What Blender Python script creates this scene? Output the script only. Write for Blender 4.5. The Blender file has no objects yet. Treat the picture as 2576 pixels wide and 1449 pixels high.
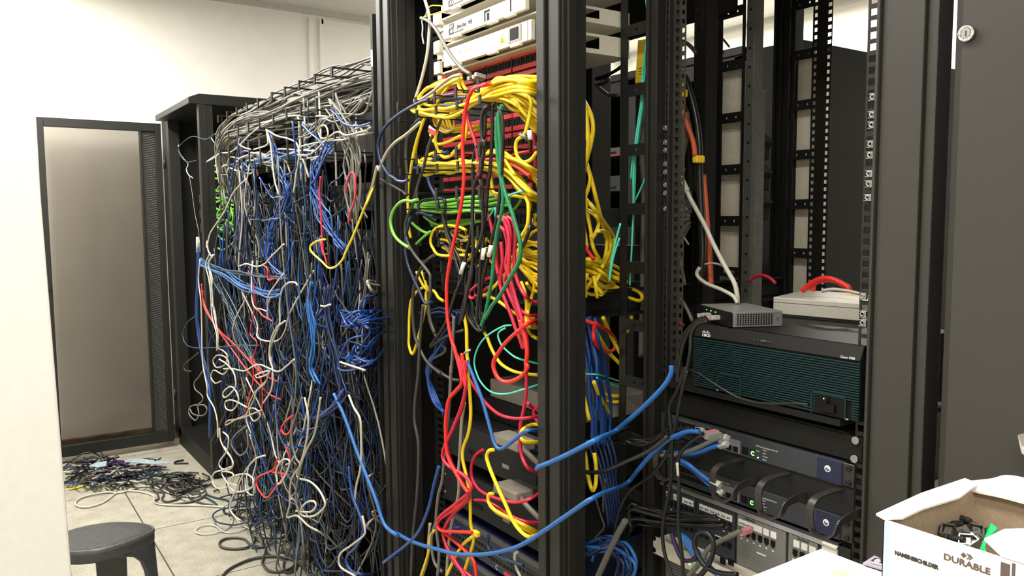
import bpy, math, random
from mathutils import Vector, Matrix
C = bpy.context.scene.collection
H = 1.28                                   # camera height above the floor
FPX = 2000.0                               # focal length in pixels of a 2576-wide frame
PITCH, ROLL = math.radians(4.97), math.radians(-0.4)
HX, HY = -0.8254, 0.5646                   # horizontal heading of the camera
FW = Vector((HX*math.cos(PITCH), HY*math.cos(PITCH), -math.sin(PITCH)))
R0 = Vector((HY, -HX, 0)); U0 = R0.cross(FW)
RT = R0*math.cos(ROLL) + U0*math.sin(ROLL); UP = U0*math.cos(ROLL) - R0*math.sin(ROLL)
EYE = Vector((0, 0, H))

def at(px, py, X=None, Y=None, Z=None):
    """point of a world plane (X=, Y= or Z=) that a sight line meets"""
    d = FW + RT*((px-1288)/FPX) + UP*(-(py-724.5)/FPX)
    t = X/d.x if X is not None else Y/d.y if Y is not None else (Z-H)/d.z
    return EYE + d*t

CROPS = dict(A=(0,200,2.415), B=(0,800,2.233), C=(900,0,2.898), D=(900,450,2.898), E=(900,900,2.64), F=(1400,0,3.22),
    G=(1400,420,3.0186), H=(1400,850,2.4186), R=(2000,0,2.8976), S=(1680,650,3.369), T=(1600,1040,3.543), U=(2100,1100,4.151),
    M1=(380,140,2.898), M2=(400,600,2.898), M3=(450,1000,3.227), Z1=(950,180,5.573), Z2=(950,430,5.573), Z3=(950,680,5.573),
    V1=(1440,200,3.62), V2=(1440,580,2.786), V3=(1640,160,4.528), W1=(160,1120,4.404), W2=(560,140,5.573), P=(0,0,1.0), K=(1040,0,5.797))
def px(c, x, y):
    a, b, s = CROPS[c]; return (a + x/s, b + y/s)
def pt(c, x, y, **k): return at(*px(c, x, y), **k)

# ---------------------------------------------------------------- materials
def mat(name, col, rough=0.5, metal=0.0, noise=0.12, scale=60, bump=0.0, spec=0.5, emit=None):
    m = bpy.data.materials.new(name); m.use_nodes = True
    nt = m.node_tree; b = nt.nodes['Principled BSDF']
    b.inputs['Roughness'].default_value = rough; b.inputs['Metallic'].default_value = metal
    b.inputs['Specular IOR Level'].default_value = spec
    if noise:
        n = nt.nodes.new('ShaderNodeTexNoise'); n.inputs['Scale'].default_value = scale; n.inputs['Detail'].default_value = 3
        tc = nt.nodes.new('ShaderNodeTexCoord'); nt.links.new(tc.outputs['Object'], n.inputs['Vector'])
        r = nt.nodes.new('ShaderNodeValToRGB')
        r.color_ramp.elements[0].position = .3; r.color_ramp.elements[1].position = .7
        r.color_ramp.elements[0].color = tuple(c*(1-noise) for c in col)+(1,)
        r.color_ramp.elements[1].color = tuple(min(1, c*(1+noise)) for c in col)+(1,)
        nt.links.new(n.outputs['Fac'], r.inputs['Fac']); nt.links.new(r.outputs['Color'], b.inputs['Base Color'])
        if bump:
            bp = nt.nodes.new('ShaderNodeBump'); bp.inputs['Strength'].default_value = bump; bp.inputs['Distance'].default_value = .002
            nt.links.new(n.outputs['Fac'], bp.inputs['Height']); nt.links.new(bp.outputs['Normal'], b.inputs['Normal'])
    else:
        b.inputs['Base Color'].default_value = tuple(col)+(1,)
    if emit:
        b.inputs['Emission Color'].default_value = tuple(emit[0])+(1,); b.inputs['Emission Strength'].default_value = emit[1]
    return m
def srgb(r, g, b): return tuple((v/255/12.92 if v/255 <= .04045 else ((v/255+.055)/1.055)**2.4) for v in (r, g, b))
M = dict(
    black=mat('black_powder_coat', (.009,.009,.008), .55, noise=.2, scale=400, spec=.22),
    frame=mat('dark_rack_paint', (.014,.0138,.012), .45, noise=.15, scale=300, spec=.35),
    door=mat('dark_grey_door_paint', (.036,.034,.029), .42, noise=.2, scale=500, bump=.03),
    rail=mat('grey_rail', (.10,.10,.09), .4, .3, noise=.15),
    zinc=mat('zinc_steel', (.42,.42,.41), .4, 1.0, noise=.1),
    chrome=mat('chrome', (.8,.8,.82), .1, 1.0, noise=0),
    beige=mat('beige_enamel', (.72,.68,.57), .4, noise=.05),
    duct=mat('beige_duct', (.62,.56,.45), .6, noise=.06),
    silver=mat('silver_box_metal', (.56,.53,.46), .4, .2, noise=.06, scale=300),
    grey=mat('grey_gear_metal', (.20,.20,.19), .42, .2, noise=.12, scale=200),
    dgrey=mat('dark_gear', (.015,.016,.017), .5, noise=.2, scale=200, spec=.25),
    slate=mat('slate_gear', (.034,.040,.048), .4, noise=.15, scale=200),
    bluebadge=mat('deep_blue_badge', (.010,.014,.05), .4, noise=.1),
    teal_grille=mat('dark_teal_grille', (.006,.030,.033), .5, noise=.15, scale=200, spec=.3),
    red_strip=mat('red_label_strip', (.60,.035,.05), .45, noise=.15, scale=150),
    port=mat('black_port', (.005,.005,.005), .6, noise=0, spec=.2),
    jack=mat('dark_jack', (.03,.025,.022), .4, noise=.1),
    label=mat('white_label', (.8,.8,.76), .6, noise=.03),
    wallw=mat('white_wall_paint', (.84,.82,.76), .8, noise=.02, scale=8),
    ceil=mat('ceiling_paint', (.5,.49,.45), .9, noise=.05, scale=30),
    lacquer=mat('white_lacquer', (.85,.83,.78), .5, noise=.02),
    wood=mat('brown_skirting', (.16,.085,.045), .55, noise=.3, scale=25),
    yellow_tag=mat('yellow_tag', (.80,.55,.02), .5, noise=.05),
    clear=mat('clear_plug', (.36,.37,.35), .15, noise=.1),
    pinkplug=mat('pink_plug', (.65,.25,.25), .3, noise=.1),
    led=mat('green_indicator', (.02,.2,.02), .4, noise=0, emit=((.15,1,.1), 3)),
    led_w=mat('pale_indicator', (.5,.5,.4), .4, noise=0, emit=((1,1,.8), 1.5)),
    ink=mat('dark_ink', (.03,.028,.026), .6, noise=0),
    print_w=mat('white_print', (.8,.8,.78), .6, noise=0),
    inkbrown=mat('brown_ink', (.10,.07,.06), .6, noise=0),
    card=mat('white_card', (.86,.85,.80), .7, noise=.02),
    cardin=mat('brown_card_inside', (.44,.33,.22), .85, noise=.08, scale=200),
    cardblue=mat('pale_blue_band', (.45,.55,.75), .7, noise=.03),
    stool=mat('charcoal_plastic', (.045,.047,.052), .42, noise=.15, scale=80),
    stooltop=mat('charcoal_pad', (.03,.029,.029), .7, noise=.3, scale=90, bump=.1),
    greenbag=mat('green_film', (.02,.5,.15), .35, noise=.2),
    bag=mat('pale_bag', (.35,.45,.50), .3, noise=.2),
    lilac=mat('lilac_plastic', (.42,.36,.46), .25, noise=.1),
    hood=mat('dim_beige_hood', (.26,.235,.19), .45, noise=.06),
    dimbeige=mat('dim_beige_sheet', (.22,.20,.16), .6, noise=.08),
    dimplug=mat('dim_plug', (.10,.10,.095), .3, noise=.3),
    paleyellow=mat('pale_yellow_dot', (.80,.76,.42), .6, noise=.05),
    brown=mat('brown_conduit', (.17,.11,.07), .6, noise=.2),
)
CAB = {k: mat(k+'_cable_jacket', c, r, noise=.06, scale=30) for k, c, r in [
    ('brown', (.17,.11,.07), .6), ('yellow', (.82,.60,.012), .38), ('red', (.72,.018,.012), .35), ('crimson', (.55,.012,.05), .4), ('lime', (.15,.45,.045), .4),
    ('green', (.003,.17,.06), .35), ('teal', (.08,.62,.46), .35), ('blue', (.006,.048,.23), .35), ('sky', (.016,.11,.36), .35),
    ('navy', (.005,.016,.07), .38), ('petrol', (.006,.035,.065), .38), ('grey', (.14,.135,.115), .42), ('dgrey', (.042,.040,.036), .42),
    ('white', (.50,.48,.40), .4), ('cream', (.38,.34,.25), .42), ('black', (.009,.009,.008), .3), ('orange', (.55,.09,.03), .45), ('purple', (.04,.016,.085), .4)]}

def tint(name, col, gloss):
    m = bpy.data.materials.new(name); m.use_nodes = True; nt = m.node_tree; nt.nodes.clear()
    o = nt.nodes.new('ShaderNodeOutputMaterial'); t = nt.nodes.new('ShaderNodeBsdfTransparent'); g = nt.nodes.new('ShaderNodeBsdfGlossy')
    t.inputs[0].default_value = tuple(col)+(1,); g.inputs['Roughness'].default_value = .08
    x = nt.nodes.new('ShaderNodeMixShader'); x.inputs[0].default_value = gloss
    nt.links.new(t.outputs[0], x.inputs[1]); nt.links.new(g.outputs[0], x.inputs[2]); nt.links.new(x.outputs[0], o.inputs[0]); return m
M['glass'] = tint('tinted_glass', (.62,.605,.58), .03)
M['film'] = tint('clear_film', (.8,.86,.86), .2)

def tile_floor():
    m = bpy.data.materials.new('raised_floor_tiles'); m.use_nodes = True; nt = m.node_tree; b = nt.nodes['Principled BSDF']
    tc = nt.nodes.new('ShaderNodeTexCoord'); mp = nt.nodes.new('ShaderNodeMapping'); br = nt.nodes.new('ShaderNodeTexBrick')
    mp.inputs['Location'].default_value = (.5, .047, 0)
    br.offset = 0; br.inputs['Scale'].default_value = 1; br.inputs['Brick Width'].default_value = .6; br.inputs['Row Height'].default_value = .6
    br.inputs['Mortar Size'].default_value = .0028; br.inputs['Mortar Smooth'].default_value = .2
    br.inputs['Color1'].default_value = (.35,.33,.265,1); br.inputs['Color2'].default_value = (.38,.355,.285,1); br.inputs['Mortar'].default_value = (.05,.045,.04,1)
    n = nt.nodes.new('ShaderNodeTexNoise'); n.inputs['Scale'].default_value = 14; n.inputs['Detail'].default_value = 6
    n2 = nt.nodes.new('ShaderNodeTexNoise'); n2.inputs['Scale'].default_value = 120; n2.inputs['Detail'].default_value = 3
    ad = nt.nodes.new('ShaderNodeMath'); ad.operation = 'ADD'
    mr = nt.nodes.new('ShaderNodeMapRange'); mr.inputs[1].default_value = .7; mr.inputs[2].default_value = 1.3; mr.inputs[3].default_value = .72; mr.inputs[4].default_value = 1.18
    mx = nt.nodes.new('ShaderNodeMix'); mx.data_type = 'RGBA'; mx.blend_type = 'MULTIPLY'; mx.inputs[0].default_value = 1
    L = nt.links.new
    L(tc.outputs['Object'], mp.inputs['Vector']); L(mp.outputs[0], br.inputs['Vector']); L(tc.outputs['Object'], n.inputs['Vector']); L(tc.outputs['Object'], n2.inputs['Vector'])
    L(n.outputs['Fac'], ad.inputs[0]); L(n2.outputs['Fac'], ad.inputs[1]); L(ad.outputs[0], mr.inputs[0])
    L(br.outputs['Color'], mx.inputs[6]); L(mr.outputs[0], mx.inputs[7]); L(mx.outputs[2], b.inputs['Base Color'])
    b.inputs['Roughness'].default_value = .45; return m
M['tiles'] = tile_floor()

# ---------------------------------------------------------------- mesh building
class MB:
    def __init__(s): s.v = []; s.f = []; s.mi = []; s.cur = 0; s.smooth = []
    def quadbox(s, P):
        o = len(s.v); s.v += [Vector(p) for p in P]
        for f in ((0,3,2,1),(4,5,6,7),(0,1,5,4),(1,2,6,5),(2,3,7,6),(3,0,4,7)): s.add(tuple(o+i for i in f))
    def add(s, f, sm=False): s.f.append(f); s.mi.append(s.cur); s.smooth.append(sm)
    def box(s, x0, x1, y0, y1, z0, z1):
        x0, x1 = sorted((x0, x1)); y0, y1 = sorted((y0, y1)); z0, z1 = sorted((z0, z1))
        s.quadbox([(x0,y0,z0),(x1,y0,z0),(x1,y1,z0),(x0,y1,z0),(x0,y0,z1),(x1,y0,z1),(x1,y1,z1),(x0,y1,z1)]); return s
    def obox(s, c, ax, ay, az):
        """box of half-axes ax, ay, az about c"""
        c = Vector(c); s.quadbox([c-ax-ay-az, c+ax-ay-az, c+ax+ay-az, c-ax+ay-az, c-ax-ay+az, c+ax-ay+az, c+ax+ay+az, c-ax+ay+az]); return s
    def prism(s, poly, d):
        """closed prism of a planar polygon pushed along d"""
        o = len(s.v); n = len(poly); d = Vector(d)
        s.v += [Vector(p) for p in poly] + [Vector(p)+d for p in poly]
        s.add(tuple(range(o+n-1, o-1, -1))); s.add(tuple(range(o+n, o+2*n)))
        for i in range(n): j = (i+1) % n; s.add((o+i, o+j, o+n+j, o+n+i))
        return s
    def cyl(s, a, b, r, n=16, r2=None):
        a, b = Vector(a), Vector(b); d = (b-a).normalized(); e = d.orthogonal().normalized(); g = d.cross(e); o = len(s.v)
        r2 = r if r2 is None else r2
        for p, q in ((a, r), (b, r2)):
            for i in range(n): t = 2*math.pi*i/n; s.v.append(p+(e*math.cos(t)+g*math.sin(t))*q)
        for i in range(n): j = (i+1) % n; s.add((o+i, o+j, o+n+j, o+n+i), True)
        s.add(tuple(range(o+n-1, o-1, -1))); s.add(tuple(range(o+n, o+2*n))); return s
    def ring(s, c, nrm, r0, r1, h, n=24):
        """annulus of height h about axis nrm"""
        c, nrm = Vector(c), Vector(nrm).normalized(); e = nrm.orthogonal().normalized(); g = nrm.cross(e); o = len(s.v)
        for k, (r, z) in enumerate(((r0,0),(r1,0),(r1,h),(r0,h))):
            for i in range(n): t = 2*math.pi*i/n; s.v.append(c+nrm*z+(e*math.cos(t)+g*math.sin(t))*r)
        for k in range(4):
            for i in range(n): j = (i+1) % n; a, b = o+k*n, o+((k+1) % 4)*n; s.add((a+i, a+j, b+j, b+i), True)
        return s
    def tube(s, P, r, n=6):
        P = [Vector(p) for p in P]; o = len(s.v); m = len(P)
        if m < 2: return s
        T = [(P[min(i+1, m-1)]-P[max(i-1, 0)]) for i in range(m)]
        T = [t.normalized() if t.length > 1e-9 else Vector((0,0,1)) for t in T]
        e = T[0].orthogonal().normalized()
        for i in range(m):
            e = (e - T[i]*e.dot(T[i])); e = e.normalized() if e.length > 1e-6 else T[i].orthogonal().normalized(); g = T[i].cross(e)
            for k in range(n): t = 2*math.pi*k/n; s.v.append(P[i]+(e*math.cos(t)+g*math.sin(t))*r)
        for i in range(m-1):
            for k in range(n): j = (k+1) % n; a = o+i*n; s.add((a+k, a+j, a+n+j, a+n+k), True)
        s.add(tuple(range(o+n-1, o-1, -1))); s.add(tuple(range(o+(m-1)*n, o+m*n))); return s
    def build(s, name, material, parent=None, loc=None, bevel=0, bw=2):
        if parent is not None: org = Vector(parent['_o'])
        elif loc is not None: org = Vector(loc)
        else:
            lo = [min(v[i] for v in s.v) for i in range(3)]; hi = [max(v[i] for v in s.v) for i in range(3)]
            org = Vector(((lo[0]+hi[0])/2, (lo[1]+hi[1])/2, lo[2]))
        me = bpy.data.meshes.new(name); me.from_pydata([tuple(v-org) for v in s.v], [], s.f)
        for m in (material if isinstance(material, list) else [material]): me.materials.append(m)
        me.polygons.foreach_set('material_index', s.mi); me.polygons.foreach_set('use_smooth', s.smooth); me.update()
        o = bpy.data.objects.new(name, me); C.objects.link(o); o['_o'] = tuple(org)
        if parent is not None:
            po = Vector(parent['_o']); o.parent = parent; o.location = org-po
        else: o.location = org
        if bevel:
            b = o.modifiers.new('edge', 'BEVEL'); b.width = bevel; b.segments = bw; b.limit_method = 'ANGLE'; b.angle_limit = .7
        return o
def B(*boxes):
    m = MB()
    for b in boxes: m.box(*b)
    return m
def tag(o, label, cat, group=None):
    o['label'] = label; o['category'] = cat
    if group: o['group'] = group
    return o
def thing(name, label, cat, loc, group=None):
    o = bpy.data.objects.new(name, None); C.objects.link(o); o.empty_display_size = .05
    o.location = loc; o['_o'] = tuple(loc); return tag(o, label, cat, group)
def struct(o): o['kind'] = 'structure'; return o
def part_label(o, s): o['label'] = s; return o

def text(s, name, origin, xdir, ydir, height, material, parent, depth=.0006, extrude=.0003, shear=0, bold=0, squash=1.0):
    """lettering as a thin mesh: origin is the lower-left corner, xdir along the line, ydir up"""
    cu = bpy.data.curves.new(name, 'FONT'); cu.body = s; cu.size = height/.7; cu.extrude = extrude; cu.shear = shear; cu.offset = bold; cu.resolution_u = 3
    t = bpy.data.objects.new(name, cu); C.objects.link(t)
    me = bpy.data.meshes.new_from_object(t.evaluated_get(bpy.context.evaluated_depsgraph_get()))
    bpy.data.objects.remove(t); bpy.data.curves.remove(cu)
    X = Vector(xdir).normalized(); Y = Vector(ydir).normalized(); N = X.cross(Y).normalized()
    org = Vector(parent['_o']); o0 = Vector(origin)-org+N*depth
    for v in me.vertices: v.co = o0+X*(v.co.x*squash)+Y*v.co.y+N*v.co.z
    me.materials.clear(); me.materials.append(material)
    o = bpy.data.objects.new(name, me); C.objects.link(o); o.parent = parent; o['_o'] = tuple(org); return o

def spline(P, n=8):
    P = [Vector(p) for p in P]
    if len(P) == 2: return [P[0].lerp(P[1], i/6) for i in range(7)]
    Q = [P[0]*2-P[1]] + P + [P[-1]*2-P[-2]]; out = []
    for i in range(1, len(Q)-2):
        a, b, c, d = Q[i-1:i+3]
        for k in range(n):
            t = k/n; out.append(((b*2)+(c-a)*t+(a*2-b*5+c*4-d)*t*t+(b*3-a-c*3+d)*t*t*t)*.5)
    out.append(P[-1]); return out
CABLES = []; DIM = [False]
def cable(P, col, label, group=None, r=.003, name='patch_cable', cat='cable', n=8, sides=6, plug=None):
    CABLES.append(dict(P=[Vector(p) for p in P], col=col, label=label, group=group, r=r, name=name, cat=cat, n=n, sides=sides, plug=plug, dim=DIM[0]))
def make_cable(P, col, label, group, r, name, cat, n, sides, plug):
    o = MB().tube(spline(P, n), r, sides).build(name, CAB[col], loc=tuple(Vector(P[0])))
    tag(o, label, cat, group)
    if plug:
        for which in plug:
            p, q = (Vector(P[0]), Vector(P[1])) if which == 0 else (Vector(P[-1]), Vector(P[-2]))
            d = (p-q).normalized(); e = d.orthogonal().normalized(); g = d.cross(e)
            MB().obox(p, d*.011, e*.0055, g*.0045).build('plug', M['clear'], o)
    return o
def seen_area(c):
    """rough size of a cable in the view: length times width over distance squared, inside the frame"""
    A = 0
    for p, q in zip(c['P'], c['P'][1:]):
        d = (p+q)/2-EYE; z = d.dot(FW)
        if z > .1 and abs(d.dot(RT)/z) < .66 and abs(d.dot(UP)/z) < .38: A += (q-p).length*c['r']/z/z
    return A
def path(segs, Y=None, X=None, Z=None, dy=0.0):
    """segs: crop-keyed lists of picture points -> world points on the given plane"""
    out = []
    for c, pts in segs:
        for q in pts:
            x, y = px(c, q[0], q[1]); yy = q[2] if len(q) > 2 else Y
            out.append(at(x, y, X=X, Z=Z) if (X is not None or Z is not None) and len(q) < 3 else at(x, y, Y=yy))
    return out
def wob(P, rnd, s, sy=None, ends=True):
    sy = s if sy is None else sy
    return [Vector(p)+Vector((rnd.gauss(0, s), rnd.gauss(0, sy), rnd.gauss(0, s))) for p in P]
# ---------------------------------------------------------------- the room
XW, YB, ZC = -4.95, 4.5, 2.6
struct(B((XW,2.6,-1.9,YB,-.1,0)).build('floor', M['tiles'], loc=(0,0,0)))
struct(B((XW,2.6,-1.9,YB,ZC,ZC+.1)).build('ceiling', M['ceil']))
struct(B((XW-.1,XW,-1.9,YB,0,ZC)).build('wall_left', M['wallw']))
struct(B((XW,2.6,YB,YB+.1,0,ZC)).build('wall_back', M['wallw']))
struct(B((2.6,2.7,-1.9,YB,0,ZC)).build('wall_right', M['wallw']))
struct(B((XW,2.6,-2.0,-1.9,0,ZC)).build('wall_front', M['wallw']))
struct(B((XW,XW+.02,-1.9,YB,0,.085)).build('baseboard_left', M['wood'], bevel=.004))
struct(B((XW,2.6,YB-.02,YB,0,.085)).build('baseboard_back', M['wood'], bevel=.004))
m = MB()                                               # cover strips of the wall panels, at the joint seen above the racks
for y in (1.86, 1.93): m.box(XW, XW+.012, y-.012, y+.012, .085, 2.55)
m.box(XW, XW+.012, 1.93, 4.4, 2.52, 2.55)
struct(m.build('trim_1', M['lacquer']))
m = MB(); m.box(XW, XW+.03, -1.9, YB, ZC-.03, ZC); m.box(XW, 2.6, YB-.03, YB, ZC-.03, ZC)
struct(m.build('trim_2', M['ceil']))
# white lacquered panel closing the other side of the aisle
xe = -1.50; e0 = at(181, 1449, X=xe); e1 = at(86, 290, X=xe); sl = (e1.y-e0.y)/(e1.z-e0.z)
yb_, yt_ = e0.y+sl*(0-e0.z), e0.y+sl*(2.3-e0.z)
m = MB(); P4 = [(xe, yb_, 0), (xe, yb_-.7, 0), (xe, yb_-.7, 2.3), (xe, yt_, 2.3)]
m.prism(P4, (-.035, 0, 0)); w = m.build('white_panel', M['lacquer'], bevel=.004)
tag(w, 'tall plain white panel standing at the aisle edge beside the black stool', 'panel')
# ceiling lamps: batten luminaires of the room, plus an added fill behind the camera
def luminaire(x, y, lx, ly, watt, label, col=(1,.965,.90)):
    t = thing('ceiling_light', label, 'light', (x, y, ZC-.09), 'ceiling lights')
    B((x-lx/2-.02,x+lx/2+.02,y-ly/2-.02,y+ly/2+.02,ZC-.06,ZC)).build('housing', M['lacquer'], t)
    l = bpy.data.lights.new('tube_light', 'AREA'); l.shape = 'RECTANGLE'; l.size = lx; l.size_y = ly; l.energy = watt; l.color = col
    o = bpy.data.objects.new('tube_light', l); C.objects.link(o); o.parent = t; o.location = (0, 0, .025)
luminaire(-3.9, .05, 1.5, .3, 78, 'batten ceiling light above the aisle beside the tangled racks')
luminaire(-1.75, .42, 1.2, .3, 34, 'batten ceiling light above the red patch panel rack')
luminaire(-.45, .15, 1.2, .3, 22, 'batten ceiling light above the table with the card box')
luminaire(1.3, -.7, 1.2, .3, 42, 'added fill light at the room end, put in to brighten the white panel')  # unseen lamp, added to brighten the face of the white panel
luminaire(-3.4, 3.75, 2.4, .3, 130, 'batten ceiling light along the wall behind the far cabinets')
luminaire(-.3, 2.2, 1.2, .3, 15, 'batten ceiling light behind the open equipment racks')
w = bpy.data.worlds.new('room_air'); bpy.context.scene.world = w; w.use_nodes = True
w.node_tree.nodes['Background'].inputs[0].default_value = (.9,.93,1,1); w.node_tree.nodes['Background'].inputs[1].default_value = .05
cam = bpy.data.cameras.new('camera'); co = bpy.data.objects.new('camera', cam); C.objects.link(co)
cam.sensor_width = 36; cam.lens = FPX/2576*36; cam.clip_start = .02
co.matrix_world = Matrix(((RT.x,UP.x,-FW.x,EYE.x),(RT.y,UP.y,-FW.y,EYE.y),(RT.z,UP.z,-FW.z,EYE.z),(0,0,0,1)))
sc = bpy.context.scene; sc.camera = co
sc.view_settings.view_transform = 'Standard'; sc.view_settings.look = 'None'; sc.view_settings.gamma = 1; sc.view_settings.exposure = 0.45
sc.view_settings.use_curve_mapping = False
sc.cycles.max_bounces = 8; sc.cycles.transparent_max_bounces = 12

# ---------------------------------------------------------------- racks
def hole_strip(m, x0, x1, y0, y1, z0, z1, pitch=.01905, hole=.0095, side=.0035, axis='x'):
    """sheet strip pierced by square holes; axis says along which way the strip is wide"""
    if axis == 'x':
        m.box(x0, x0+side, y0, y1, z0, z1); m.box(x1-side, x1, y0, y1, z0, z1)
    else:
        m.box(x0, x1, y0, y0+side, z0, z1); m.box(x0, x1, y1-side, y1, z0, z1)
    z = z0
    while z < z1-pitch:
        if axis == 'x': m.box(x0+side, x1-side, y0, y1, z, z+pitch-hole)
        else: m.box(x0, x1, y0+side, y1-side, z, z+pitch-hole)
        z += pitch
def ladder(m, x0, x1, y, z0, z1, first, pitch=.1333, rung=.026, stile=(.02,.008)):
    m.box(x0, x0+stile[0], y, y+.003, z0, z1); m.box(x1-stile[1], x1, y, y+.003, z0, z1)
    z = first
    while z > z0+.06: z -= pitch
    while z < z1:
        a, b = x0+stile[0], x1-stile[1]; c = (a+b)/2; h = .006
        for q0, q1 in ((a, c-.018), (c-.018+h, c+.012), (c+.012+h, b)): m.box(q0, q1, y, y+.003, z-rung/2, z+rung/2)
        for q0 in (c-.018, c+.012): m.box(q0, q0+h, y, y+.003, z-rung/2, z-.003); m.box(q0, q0+h, y, y+.003, z+.003, z+rung/2)
        z += pitch
def post(m, x0, x1, y0, y1, z0, z1):
    """folded rack post with raised ribs"""
    w = x1-x0; d = y1-y0
    m.box(x0+w*.10, x1-.006, y0+.012, y1, z0, z1)
    m.box(x0, x0+w*.34, y0, y0+d*.55, z0, z1)
    m.box(x0+w*.42, x1-.010, y0+.005, y1-.004, z0, z1)
    m.box(x1-.012, x1, y0+d*.30, y0+d*.62, z0, z1)
TOP = 2.0
# centre rack -----------------------------------------------------------
ctr = thing('network_rack', 'tall black open rack of red patch panels between the cable tangle and the router rack', 'rack', (-1.64, 1.4, 0))
m = MB(); post(m, -2.036, -1.962, .95, 1.035, .05, TOP); o = m.build('post', M['frame'], ctr, bevel=.002)
m = MB(); post(m, -1.299, -1.222, .95, 1.02, .05, TOP); m.build('post', M['frame'], ctr, bevel=.002)
B((-2.03,-1.97,1.66,1.74,.05,TOP)).build('post', M['frame'], ctr, bevel=.003)
pp = B((-1.362,-1.335,1.655,1.69,.05,TOP)).build('post', M['rail'], ctr, bevel=.003)
m = MB()
for i in range(40): m.cyl((-1.349,1.654,.10+i*.0472),(-1.349,1.657,.10+i*.0472),.0035,10)
m.build('screw_holes', M['port'], pp)
B((-2.036,-1.222,.95,1.75,TOP-.07,TOP)).build('roof', M['frame'], ctr, bevel=.003)
B((-2.036,-1.222,.95,1.75,0,.09)).build('base', M['frame'], ctr, bevel=.003)
B((-2.034,-2.028,1.03,1.7,.09,TOP-.07)).build('side_panel', M['black'], ctr)
for s, (a, b) in enumerate(((-1.945,-1.893), (-1.402,-1.382))):
    m = MB(); hole_strip(m, a+.018 if s == 0 else a, b if s == 0 else b, 1.062, 1.064, .1, TOP-.08); m.box(a if s == 0 else b, a+.018 if s == 0 else b+.003, 1.062, 1.1, .1, TOP-.08)
    m.build('mounting_rail', M['black'], ctr)
m = MB(); ladder(m, at(1797,450,Y=1.65).x, -1.362, 1.65, .1, TOP-.08, at(1820,428,Y=1.65).z); m.build('rear_ladder', M['black'], ctr)
B((-1.41,-1.40,1.03,1.86,1.066,1.088),(-1.41,-1.385,1.03,1.86,1.052,1.058),(-1.41,-1.404,1.03,1.86,1.052,1.115),(-1.41,-1.39,1.03,1.86,1.11,1.115)).build('support_rail', M['black'], ctr)
B((-1.41,-1.40,1.03,1.60,.655,.70)).build('support_rail', M['black'], ctr)
m = MB(); a, b = at(1752,450,X=-1.372), at(1800,450,X=-1.372)
hole_strip(m, -1.385, -1.355, a.y, a.y+.003, .1, TOP-.08, side=.010); m.box(-1.385,-1.350,a.y+.003,a.y+.045,.1,TOP-.08); m.build('middle_post', M['black'], ctr)
m = MB(); m.box(-1.95,-1.378,1.62,1.64,1.80,1.93); m.build('rear_beam', M['black'], ctr)
# hinge edge of the removed door on the left post
B((-2.062,-2.048,.945,.985,.1,1.84)).build('door_edge', M['black'], ctr); part_label(B((-2.0615,-2.050,.9445,.9452,1.70,1.745)).build('sticker', M['label'], ctr), 'small white sticker')
# router rack -------------------------------------------------------------
rr = thing('equipment_rack', 'black open rack holding the big dark router and two switches beside the lockable black door', 'rack', (-1.0, 1.5, 0))
m = MB(); ladder(m, -1.392, -1.272, 1.258, .1, TOP-.08, at(1610,70,Y=1.258).z, stile=(.022,.010)); m.build('front_ladder', M['frame'], rr)
m = MB(); m.box(-1.272,-1.252,1.235,1.30,.1,TOP-.06); m.box(-1.280,-1.272,1.228,1.26,.1,TOP-.06)
hole_strip(m, -1.252, -1.236, 1.258, 1.261, .1, TOP-.06); m.box(-1.236,-1.231,1.250,1.29,.1,TOP-.06)
m.build('post', M['frame'], rr, bevel=.0015)
m = MB(); hole_strip(m, -1.230, -1.227, 1.262, 1.281, .1, TOP-.06, axis='y', side=.004); hole_strip(m, -1.2275, -1.212, 1.2795, 1.281, .1, TOP-.06); m.build('mounting_rail', M['door'], rr)
m = MB(); hole_strip(m, -.786, -.766, 1.262, 1.264, .1, TOP-.06, hole=.0115, side=.004); m.box(-.766,-.752,1.262,1.264,.1,TOP-.06); m.build('mounting_rail', M['rail' if 0 else 'frame'], rr)
m = MB(); m.box(-.752,-.682,1.248,1.262,.05,TOP); m.box(-.758,-.752,1.240,1.275,.05,TOP); m.box(-.682,-.664,1.256,1.30,.05,TOP); m.box(-.752,-.745,1.262,1.32,.05,TOP)
m.build('post', M['door'], rr, bevel=.0025)
m = MB(); ladder(m, -1.392, -1.326, 1.88, .1, TOP-.08, at(2010,265,Y=1.88).z, stile=(.010,.002)); m.build('rear_ladder', M['black'], rr)
m = MB(); m.box(-1.445,-1.392,1.87,1.93,.1,TOP-.06); m.box(-1.436,-1.430,1.862,1.87,.1,TOP-.06); m.box(-1.414,-1.411,1.862,1.87,.1,TOP-.06); hole_strip(m, -1.326,-1.312,1.88,1.882,.1,TOP-.06,side=.003); m.box(-1.312,-1.286,1.88,1.885,.1,TOP-.06); hole_strip(m, -1.286,-1.270,1.88,1.882,.1,TOP-.06,side=.003)
m.build('rear_post', M['black'], rr, bevel=.001)
B((-.80,-.70,1.9,1.95,.05,TOP)).build('rear_post', M['black'], rr, bevel=.003)
B((-1.215,-.664,1.25,1.95,0,.08)).build('base', M['frame'], rr, bevel=.003)
B((-1.215,-.664,1.25,1.95,TOP-.06,TOP)).build('roof', M['frame'], rr, bevel=.003)
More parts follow.
